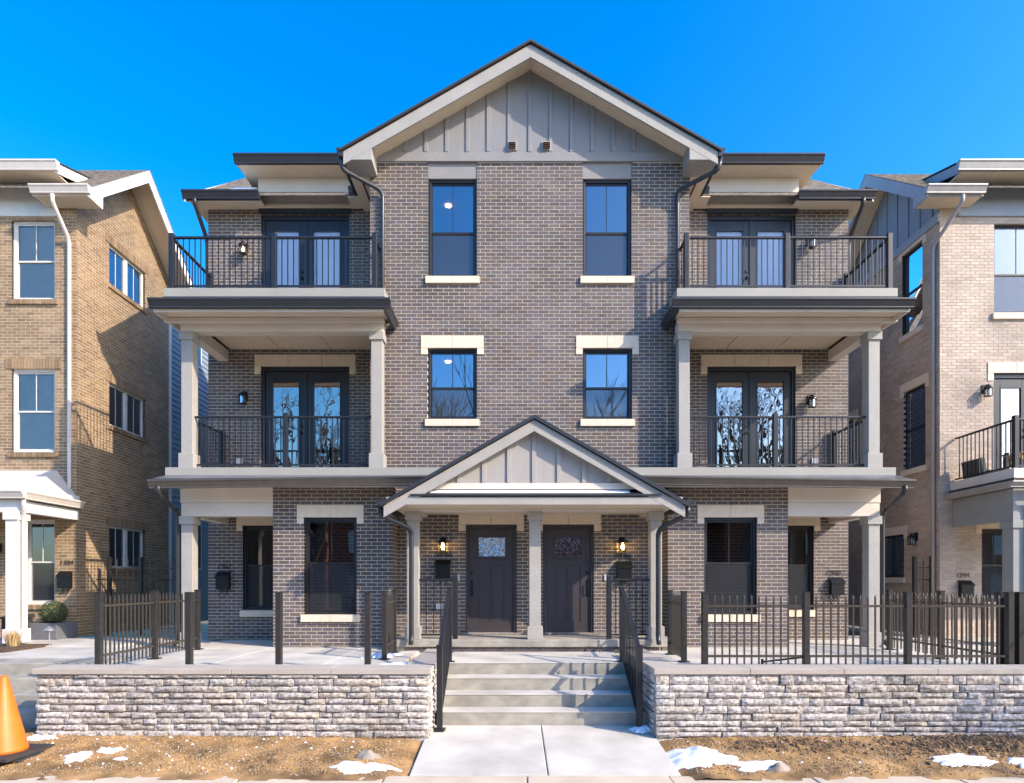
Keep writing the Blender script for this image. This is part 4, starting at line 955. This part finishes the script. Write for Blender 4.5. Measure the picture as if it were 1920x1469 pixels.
# ------------------------------------------------------------------ fences, handrails, gates
PK = {}
def picket(h, w=.018, mat='fence_black_sunlit', spear=True):
    k = (round(h, 3), w, mat)
    if k not in PK:
        m = MB().box(-w/2, w/2, -w/2, w/2, 0, h)
        if spear:
            i = len(m.v); a = w*.75
            m.v += [(-a,-a*.6,h),(a,-a*.6,h),(a,a*.6,h),(-a,a*.6,h),(0,0,h+.055)]; m.f += [(i,i+1,i+4),(i+1,i+2,i+4),(i+2,i+3,i+4),(i+3,i,i+4),(i+3,i+2,i+1,i)]
        o = m.build('picket', mat); PK[k] = o.data; bpy.data.objects.remove(o)
    return PK[k]
def fence_post(parent, x, y, z, h=1.05, w=.075, mat='fence_black', plate=True):
    p = box('post', mat, parent, x-w/2, x+w/2, y-w/2, y+w/2, z, z+h, .004)
    if plate: box('foot_plate', mat, p, x-.075, x+.075, y-.075, y+.075, z+.001, z+.014)
    box('post_cap', mat, p, x-w/2-.006, x+w/2+.006, y-w/2-.006, y+w/2+.006, z+h, z+h+.014)
    return p
def fence(label, pts, z, panels, h=1.05, gap=.093, top=.86, bot=.19, group='black picket fences', posts=True, name='picket_fence'):
    f = thing(name, (*pts[0], z), label, 'fence', group)
    if posts:
        for p in pts: fence_post(f, *p, z, h)
    for i in panels:
        p, q = Vector((*pts[i], 0)), Vector((*pts[i+1], 0)); d = q-p; n = d.normalized(); s = Vector((-n.y, n.x, 0))
        a, b = p+n*.04, q-n*.04
        for zz in (top, bot):
            m = MB(); c = [a+s*.015, a-s*.015, b-s*.015, b+s*.015]
            m.v = [(v.x, v.y, z+zz) for v in c] + [(v.x, v.y, z+zz+.03) for v in c]
            m.f = [(0,1,2,3),(4,7,6,5)] + [(k, 4+k, 4+(k+1) % 4, (k+1) % 4) for k in range(4)]; m.build('rail', 'fence_black_sunlit', f)
        k = int((b-a).length/gap); me = picket(h-.115)
        for j in range(1, k):
            c = a+(b-a)*(j/k); inst('picket', me, (c.x, c.y, z+.045), f, (0, 0, math.atan2(d.y, d.x)))
    return f
fence('black picket fence beside the walk of the tan brick house', [(-5.53, 8.0), (-5.56, 9.3), (-5.58, 10.6)], PZ, (0, 1))
for x, l in ((-4.32, 'lone black fence post on the patio below the number 1302'), (-3.12, 'lone black fence post at the inner edge of the corner window, no pickets'), (-1.93, 'lone black fence post beside the short picket fence near the downspout')):
    t = thing('fence_post', (x, 8.0, PZ), l, 'post', 'bare fence posts'); fence_post(t, x, 8.0, PZ)
fence('short black picket fence between the lone posts and the entry downspout', [(-1.97, 9.23), (-2.0, 10.14)], PZ, (0,))
fence('black picket fence on the stone wall below the number 1296', [(2.58, 8.0), (3.936, 8.0), (5.30, 8.0), (6.66, 8.0)], PZ, (0, 1, 2))
fence('short black picket fence beside the sunlit downspout of number 1298', [(2.575, 8.95), (2.615, 9.87)], PZ, (0,))
fence('black picket fence running back toward the pale brick house', [(6.66, 8.14), (6.68, 9.3), (6.70, 10.6)], PZ, (0, 1))
fence('black picket fence in front of the pale brick house porch', [(6.8, 8.0), (8.2, 8.0)], PZ, (0,))
fence('black picket fence beside the white porch column of the tan brick house', [(-10.6, 11.3), (-9.86, 11.3)], PZ, (0,))
gl_ = fence('tall black side gate against the tan brick house wall', [(-9.1, 13.5), (-8.45, 13.6), (-7.85, 14.0)], PZ, (0, 1), h=1.75, top=1.5, bot=.1, gap=.11, group='tall side gates', name='side_gate')
for (a, b) in (((-9.4, 13.5), (-8.45, 13.6)), ((-8.45, 13.6), (-7.85, 14.0))):
    MB().tube([(*a, PZ+1.25), (*b, PZ+1.25)], .018, n=4).build('rail', 'fence_black', gl_)
gr_ = fence('tall black side gate against the pale brick house wall', [(8.9, 13.2), (9.28, 13.2)], PZ, (0,), h=1.75, top=1.5, bot=.1, gap=.11, group='tall side gates', name='side_gate')
MB().tube([(8.9, 13.2, PZ+1.25), (9.28, 13.2, PZ+1.25)], .018, n=4).build('rail', 'fence_black', gr_)
def handrail(x, label):
    h = thing('handrail', (x, 7.85, 0), label, 'handrail', 'black stair handrails')
    fence_post(h, x, 7.85, -.01, 1.10, .075, 'rail_black'); fence_post(h, x, 9.1, .712, 1.13, .07, 'rail_black')
    for dz0, dz1, w, t in ((1.02, 1.80, .06, .04), (.12, .80, .035, .03)):
        MB().prism([(7.88, dz0), (9.07, dz1), (9.07, dz1+t), (7.88, dz0+t)], 'x', x-w/2, x+w/2).build('top_rail' if w > .05 else 'bottom_rail', 'rail_black', h)
    me = picket(.86, .016, 'rail_black', spear=False)
    for k in range(1, 11):
        y = 7.88+1.19*k/11; inst('baluster', me, (x, y, .14+.68*k/11), h)
handrail(-.95, 'black stair handrail rising beside the wall with the bare posts'); handrail(1.675, 'black stair handrail with snow around its foot, casting a shadow on the steps')
hr = thing('handrail', (7.0, 8.0, PZ), 'black stair rail of the pale brick house, partly out of view', 'handrail')
fence_post(hr, 6.95, 8.25, PZ, 1.05); MB().tube([(6.95, 8.25, PZ+.9), (7.1, 7.6, PZ+.6)], .02, n=6).build('top_rail', 'rail_black', hr)
lr = MB().tube([(3.36, 8.02, .86), (4.0, 8.04, .93)], .014, n=6).tube([(3.36, 8.02, .80), (3.36, 8.02, .9)], .018, n=6).tube([(4.0, 8.04, .80), (4.0, 8.04, .95)], .018, n=6)
tag(lr.build('loose_rail', 'fence_black'), 'loose black metal bar lying along the foot of the picket fence', 'bar')

# ------------------------------------------------------------------ left house walk and garden, right house furniture
ls = thing('side_steps', (-7.6, 8.5, 0), 'concrete steps and walk leading to the tan brick house', 'steps')
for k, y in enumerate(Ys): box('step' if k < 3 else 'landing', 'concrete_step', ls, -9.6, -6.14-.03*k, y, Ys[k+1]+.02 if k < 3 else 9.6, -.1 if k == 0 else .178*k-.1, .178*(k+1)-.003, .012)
box('walk_slab', 'concrete', ls, -9.6, -6.1, 9.6, 11.2, .3, .713, .01); box('walk_slab', 'concrete', ls, -14, -7.42, 11.2, 12.99, .3, .735, .01)
struct(MB().box(-6.13, -6.03, 7.9, 9.6, -.2, .02).build('side_bed', 'soil'))
struct(box('mulch_bed', 'mulch', None, -11.5, -8.75, 10.3, 11.35, .3, .76)); struct(box('porch_floor', 'concrete', None, 9.25, 14, 11.3, 13.0, .2, .733))
lx0 = lambda: (random.choice((random.uniform(-6.5, -1.3), random.uniform(2, 8.4))), random.uniform(6.45, 7.5))
def tuft(x, y, z, n, h, label):
    m = MB()
    for k in range(n):
        a = random.uniform(0, 6.283); l = h*random.uniform(.5, 1.1); r0 = random.uniform(0, .1); out = random.uniform(.1, .6)*l
        bx, by = x+r0*math.cos(a), y+r0*math.sin(a); w = .004; ca, sa = -math.sin(a)*w, math.cos(a)*w
        p0 = (bx, by, z); p1 = (bx+out*.35*math.cos(a), by+out*.35*math.sin(a), z+l*.65); p2 = (bx+out*math.cos(a), by+out*math.sin(a), z+l*(.8+random.uniform(-.2, .2)))
        i = len(m.v)
        m.v += [(p0[0]-ca, p0[1]-sa, p0[2]), (p0[0]+ca, p0[1]+sa, p0[2]), (p1[0]+ca, p1[1]+sa, p1[2]), (p1[0]-ca, p1[1]-sa, p1[2]), p2]
        m.f += [(i, i+1, i+2, i+3), (i+3, i+2, i+4)]
    tag(m.build('dry_grass', 'dry_grass'), label, 'grass', 'dry ornamental grasses')
st_ = MB()
for k in range(900):
    x, y = lx0(); a = random.uniform(0, 3.14); l = random.uniform(.02, .07); z = soilz(x, y)+.012; c, d_ = math.cos(a)*l, math.sin(a)*l; w = .0025
    st_.quad((x-c-w, y-d_, z), (x-c+w, y-d_, z), (x+c+w, y+d_, z+.012), (x+c-w, y+d_, z+.012))
st_.build('straw', 'dry_grass', None, kind='stuff')['label'] = 'scraps of dry straw scattered over the soil bed'
tuft(-9.75, 10.7, .75, 320, .42, 'clump of dry tan ornamental grass at the fence beside the white column'); tuft(-9.15, 10.95, .75, 240, .36, 'thin clump of dry grass at the foot of the white column')
pl = thing('path_light', (-8.75, 11.3, .735), 'small metal path light with a conical hood', 'lamp')
MB().tube([(-8.75, 11.3, .70), (-8.75, 11.3, 1.03)], .012, n=8).build('stem', 'lamp_metal', pl); MB().lathe(-8.75, 11.3, [(.09, 1.02), (.085, 1.03), (.02, 1.09), (.005, 1.1)], 16).build('hood', 'lamp_metal', pl)
pt = thing('planter', (-9.75, 12.7, .735), 'square slate grey planter box', 'planter')
m = MB().box(-10.0, -9.42, 12.35, 12.42, .735, 1.08).box(-10.0, -9.42, 12.88, 12.95, .735, 1.08).box(-10.0, -9.93, 12.42, 12.88, .735, 1.08).box(-9.49, -9.42, 12.42, 12.88, .735, 1.08); m.build('planter_box', 'planter_slate', pt, bevel=.005)
box('potting_soil', 'mulch', pt, -9.92, -9.5, 12.43, 12.87, .8, 1.04)
bx = thing('boxwood_shrub', (-9.71, 12.65, 1.04), 'round clipped boxwood ball growing in the slate planter', 'shrub')
m = MB()
for k in range(2600):
    v = Vector((random.gauss(0, 1), random.gauss(0, 1), random.gauss(0, 1))).normalized()*random.uniform(.2, .26)
    c = Vector((-9.71, 12.65, 1.29))+v; a = Vector((random.gauss(0, 1), random.gauss(0, 1), random.gauss(0, 1))).normalized()*.016; b = v.normalized().cross(a).normalized()*.01
    m.quad(c-a, c-b, c+a, c+b)
m.build('foliage', 'boxwood', bx); MB().tube([(-9.71, 12.65, 1.0), (-9.71, 12.65, 1.25)], .02, n=6).build('stem', 'bark', bx)
bn = thing('storage_bin', (-10.15, 12.3, .735), 'black lidded bin standing beside the slate planter', 'bin')
MB().box(-10.35, -10.02, 12.1, 12.5, .737, 1.18).build('bin_body', 'rubber_black', bn, bevel=.012); MB().prism([(12.08, 1.185), (12.52, 1.185), (12.52, 1.27), (12.08, 1.22)], 'x', -10.37, -10.0).build('lid', 'rubber_black', bn)
ch = thing('lounge_chair', (9.95, 12.5, 4.08), 'low dark cushioned chair on the pale brick house balcony', 'chair')
MB().prism([(12.3, 4.15), (12.85, 4.1), (12.9, 4.2), (12.35, 4.26)], 'x', 9.72, 10.2).build('seat', 'cushion', ch, bevel=.02); MB().prism([(9.70, 4.2), (9.82, 4.2), (9.66+.1, 4.52), (9.66, 4.5)], 'y', 12.32, 12.86).build('backrest', 'cushion', ch, bevel=.02)
for a, b in ((9.76, 12.36), (10.16, 12.36), (9.76, 12.8), (10.16, 12.8)): box('leg', 'rail_black', ch, a-.015, a+.015, b-.015, b+.015, 4.081, 4.16)
tb = thing('side_table', (10.5, 12.2, 4.08), 'light wooden folding table on the pale brick house balcony', 'table')
box('tabletop', 'wood', tb, 10.2, 10.85, 11.95, 12.4, 4.52, 4.545, .004)
for a, b in ((10.25, 12.0), (10.8, 12.0), (10.25, 12.35), (10.8, 12.35)): box('leg', 'wood', tb, a-.015, a+.015, b-.015, b+.015, 4.081, 4.52)

# ------------------------------------------------------------------ cone, rocks, snow, loose soil
cz = soilz(-5.87, 6.9)+.004
cn = thing('traffic_cone', (-5.87, 6.9, cz), 'worn orange traffic cone with black rubber base', 'cone')
m = MB().lathe(-5.87, 6.9, [(.235, cz+.07), (.225, cz+.10), (.04, cz+.92), (.03, cz+.935), (.025, cz+.92), (.19, cz+.09)], 28); m.build('cone_body', 'cone_orange', cn, smooth=True)
MB().prism([(-6.2, 6.57), (-5.54, 6.55), (-5.50, 7.2), (-6.22, 7.22)], 'z', cz+.03, cz+.07).build('base', 'rubber_black', cn, bevel=.008)
MB().prism([(-6.2, 6.6), (-5.5, 6.66), (-5.46, 7.2), (-6.2, 7.2)], 'z', cz+.0, cz+.028).build('weight_ring', 'rubber_black', cn, bevel=.006)
def blob(x, y, rx, ry, h, seed, mat, name, zf=soilz, n=44, rough=.35):
    if mat == 'snow': rough = .75
    m = MB(); rings = 8
    c = len(m.v); m.v.append((x, y, zf(x, y)+h))
    pr = None
    for j in range(1, rings+1):
        t = j/rings; ring = []
        for i in range(n):
            a = 2*math.pi*i/n; k = 1+rough*NZ.noise(Vector((math.cos(a)*1.7+seed, math.sin(a)*1.7, seed)))+.55*rough*NZ.noise(Vector((math.cos(a)*4+seed, math.sin(a)*4, seed+5)))+.18*rough*NZ.noise(Vector((math.cos(a)*9+seed, math.sin(a)*9, seed+9)))
            k = max(k, .35)
            px, py = x+rx*t*k*math.cos(a), y+ry*t*k*math.sin(a); hh = h*(1-t**2.2)*(1+.7*NZ.noise(Vector((px*9, py*9, seed))))
            ring.append(len(m.v)); m.v.append((px, py, zf(px, py)+hh-(.012 if j == rings else 0)))
        for i in range(n):
            if pr is None: m.f.append((c, ring[i], ring[(i+1) % n]))
            else: m.f.append((pr[i], ring[i], ring[(i+1) % n], pr[(i+1) % n]))
        pr = ring
    return m.build(name, mat, None, smooth=True)
SN = [(-4.98, 6.88, .19, .14, .05, 'bilobed snow patch on bare soil near the orange cone'), (-4.75, 7.06, .17, .09, .05, 'snow patch lying just behind the bilobed one near the cone'),
      (-4.45, 6.82, .09, .045, .025, 'small round snow crumb on the brown soil'), (-1.62, 6.62, .36, .17, .05, 'broad snow patch beside the walk and the small boulder'),
      (2.15, 6.95, .42, .33, .07, 'big snow heap beside the walk under the corner of the stone wall'), (2.75, 6.68, .4, .16, .05, 'snow heap with a grey rock at its edge'),
      (5.05, 6.75, .38, .14, .05, 'snow patch in front of the dark soil heap'), (5.75, 6.66, .28, .1, .04, 'thin snow patch on soil before the dark clods'), (7.2, 6.72, .5, .13, .05, 'long snow patch at the end of the soil bed'),
      (-5.9, 7.42, .25, .1, .05, 'snow at the end of the stone wall behind the cone')]
for i, (x, y, rx, ry, h, l) in enumerate(SN): tag(blob(x, y, rx*.85, ry*.85, h*.8, i*3.1, 'snow', 'snow_patch'), l, 'snow', 'snow patches on the soil')
flat0 = lambda x, y: .0
tag(blob(1.72, 7.82, .17, .12, .05, 40, 'snow', 'snow_patch', lambda x, y: -.01), 'little snow pile around the foot of the handrail', 'snow', 'snow patches on the soil')
tag(blob(-1.55, 8.4, .4, .28, .06, 44, 'snow', 'snow_patch', lambda x, y: PZ), 'snow patch behind the wall cap beside the lone post', 'snow', 'snow patches on the soil')
tag(blob(-2.1, 9.6, .25, .3, .06, 47, 'snow', 'snow_patch', lambda x, y: PZ), 'snow patch at the foot of the short picket fence', 'snow', 'snow patches on the soil')
tag(blob(-5.0, 8.3, .5, .12, .03, 49, 'snow', 'snow_patch', lambda x, y: PZ), 'thin snow strip on the patio inside the corner fence', 'snow', 'snow patches on the soil')
ss = MB()                                                      # crumbs of snow
for k in range(160):
    x = random.choice((random.uniform(-5.6, -1.3), random.uniform(2, 8.2))); y = random.uniform(6.5, 7.5); r = random.uniform(.006, .022); z = soilz(x, y)
    i = len(ss.v); ss.v += [(x-r, y, z), (x, y-r, z), (x+r, y, z), (x, y+r, z), (x, y, z+r*.8)]; ss.f += [(i, i+1, i+4), (i+1, i+2, i+4), (i+2, i+3, i+4), (i+3, i, i+4)]
ss.build('snow_crumbs', 'snow', None, kind='stuff')['label'] = 'scattered crumbs of snow on the soil'
def clods(name, mat, n, fx, label, rmin, rmax):
    m = MB()
    for k in range(n):
        x, y = fx(); r = random.uniform(rmin, rmax)*random.uniform(.5, 1); z = soilz(x, y); s = len(m.v)
        for p in ((1,0,0),(-1,0,0),(0,1,0),(0,-1,0),(0,0,1),(0,0,-1)):
            m.v.append((x+p[0]*r*random.uniform(.7, 1.3), y+p[1]*r*random.uniform(.7, 1.3), z+p[2]*r*random.uniform(.5, .9)+random.uniform(-.2, .3)*r))
        for f in ((0,2,4),(2,1,4),(1,3,4),(3,0,4),(2,0,5),(1,2,5),(3,1,5),(0,3,5)): m.f.append(tuple(s+q for q in f))
    m.build(name, mat, None, kind='stuff')['label'] = label
lx = lambda: (random.choice((random.uniform(-6.8, -1.2), random.uniform(1.95, 8.6))), random.uniform(6.42, 7.6))
clods('gravel', 'pebble', 9000, lx, 'small pale gravel scattered over the soil', .004, .014)
clods('soil_crumbs', 'soil', 9000, lx, 'crumbs of brown soil', .006, .024)
clods('dark_crumbs', 'clod', 2500, lx, 'dark crumbs of soil over the bed', .005, .018)
clods('dark_clods', 'clod', 1500, lambda: (random.gauss(5.9, .8), random.gauss(7.12, .17)), 'heap of dark soil clods below the fence', .012, .05)
clods('dark_clods', 'clod', 500, lambda: (random.gauss(3.4, .45), random.gauss(7.22, .1)), 'smaller heap of dark soil clods near the corner of the wall', .01, .04)
tag(blob(-1.66, 6.92, .15, .08, .09, 61, 'rock', 'boulder', rough=.2), 'tan boulder lying beside the snow near the walk', 'rock'); tag(blob(2.92, 6.55, .15, .07, .08, 63, 'rock', 'boulder', rough=.25), 'grey rough rock at the edge of the snow heap', 'rock')
tag(blob(-2.72, 6.78, .06, .04, .05, 67, 'clod', 'boulder', rough=.4), 'dark little clod alone on the brown soil', 'rock')
# snow on roofs and pent
MB().prism([(10.05, 3.463), (YF+.0, 3.39), (YF+.02, 3.398), (10.05, 3.478)], 'x', PXC-1.75, PXC+1.6).build('roof_snow', 'snow', HB)
MB().prism([(12.04, 9.80), (12.03, 9.82), (12.45, 10.16), (12.45, 10.10)], 'x', XC-6.1, XC-5.65).build('roof_snow', 'snow', HB)

# ------------------------------------------------------------------ street trees and houses opposite (they throw shadows and stand in the reflections)
def tree(x, y, z, h, label, seed, spread=.9, depth=6):
    rnd = random.Random(seed)
    t = thing('bare_tree', (x, y, z), label, 'tree', 'bare street trees')
    tr, cr = MB(), MB()
    def grow(p, d, l, r, k):
        q = p+d*l; mid = p+d*l*.5+Vector((rnd.uniform(-1, 1), rnd.uniform(-1, 1), 0))*l*.05
        (tr if k < 2 else cr).tube([p, mid, q], [r, r*.85, r*.7], n=6 if k < 3 else 4, cap=False)
        if k >= depth: return
        for j in range(rnd.choice((2, 3, 3)) if k else 4):
            ax = Vector((rnd.uniform(-1, 1), rnd.uniform(-1, 1), rnd.uniform(-.2, .5))).normalized()
            nd = (d+ax*spread*rnd.uniform(.5, 1.0)).normalized(); nd = (nd+Vector((0, 0, .12))).normalized()
            grow(p+d*l*rnd.uniform(.6, 1.0), nd, l*rnd.uniform(.62, .85), r*.6, k+1)
    grow(Vector((x, y, z)), Vector((0, 0, 1)), h*.27, h*.018, 0)
    tr.build('trunk', 'bark', t); cr.build('crown', 'bark', t)
tree(12.6, 2.9, -.2, 8.5, 'bare leafless tree on the verge beside the pavement, shading the stone wall', 5)
tree(-11.5, -12, -.4, 18, 'tall bare tree across the road opposite the tan brick house', 8); tree(-2.8, -13, -.4, 20, 'tall bare tree across the road opposite the entry steps', 21); tree(13.5, -12.5, -.4, 18, 'tall bare tree across the road opposite the pale brick house', 33); tree(6.0, -11, -.4, 17, 'tall bare tree across the road opposite the picket fence', 51)
for x, l in ((-21, 'red brick gabled house across the road, farthest toward the cone'), (-7, 'red brick gabled house across the road, facing the bare fence posts'), (7, 'red brick gabled house across the road, facing the picket fence'), (21, 'red brick gabled house across the road, facing the pale brick house'), (36, 'red brick gabled house across the road, last of the row beyond the pale brick house')):
    h = thing('opposite_house', (x, -22, -.4), l, 'house', 'red brick houses across the road')
    box('wall', 'red_brick', h, x-6, x+6, -27, -20, -.4, 6.2); MB().prism([(-27.4, 6.2), (-19.6, 6.2), (-23.5, 9.2)], 'x', x-6.4, x+6.4).build('roof', 'shingle_dark', h)
    for a in (-4, -1.5, 1.5, 4):
        for zz in (1.0, 4.0): box('window', 'frame_white', h, x+a-.5, x+a+.5, -20.0, -19.95, zz, zz+1.5)
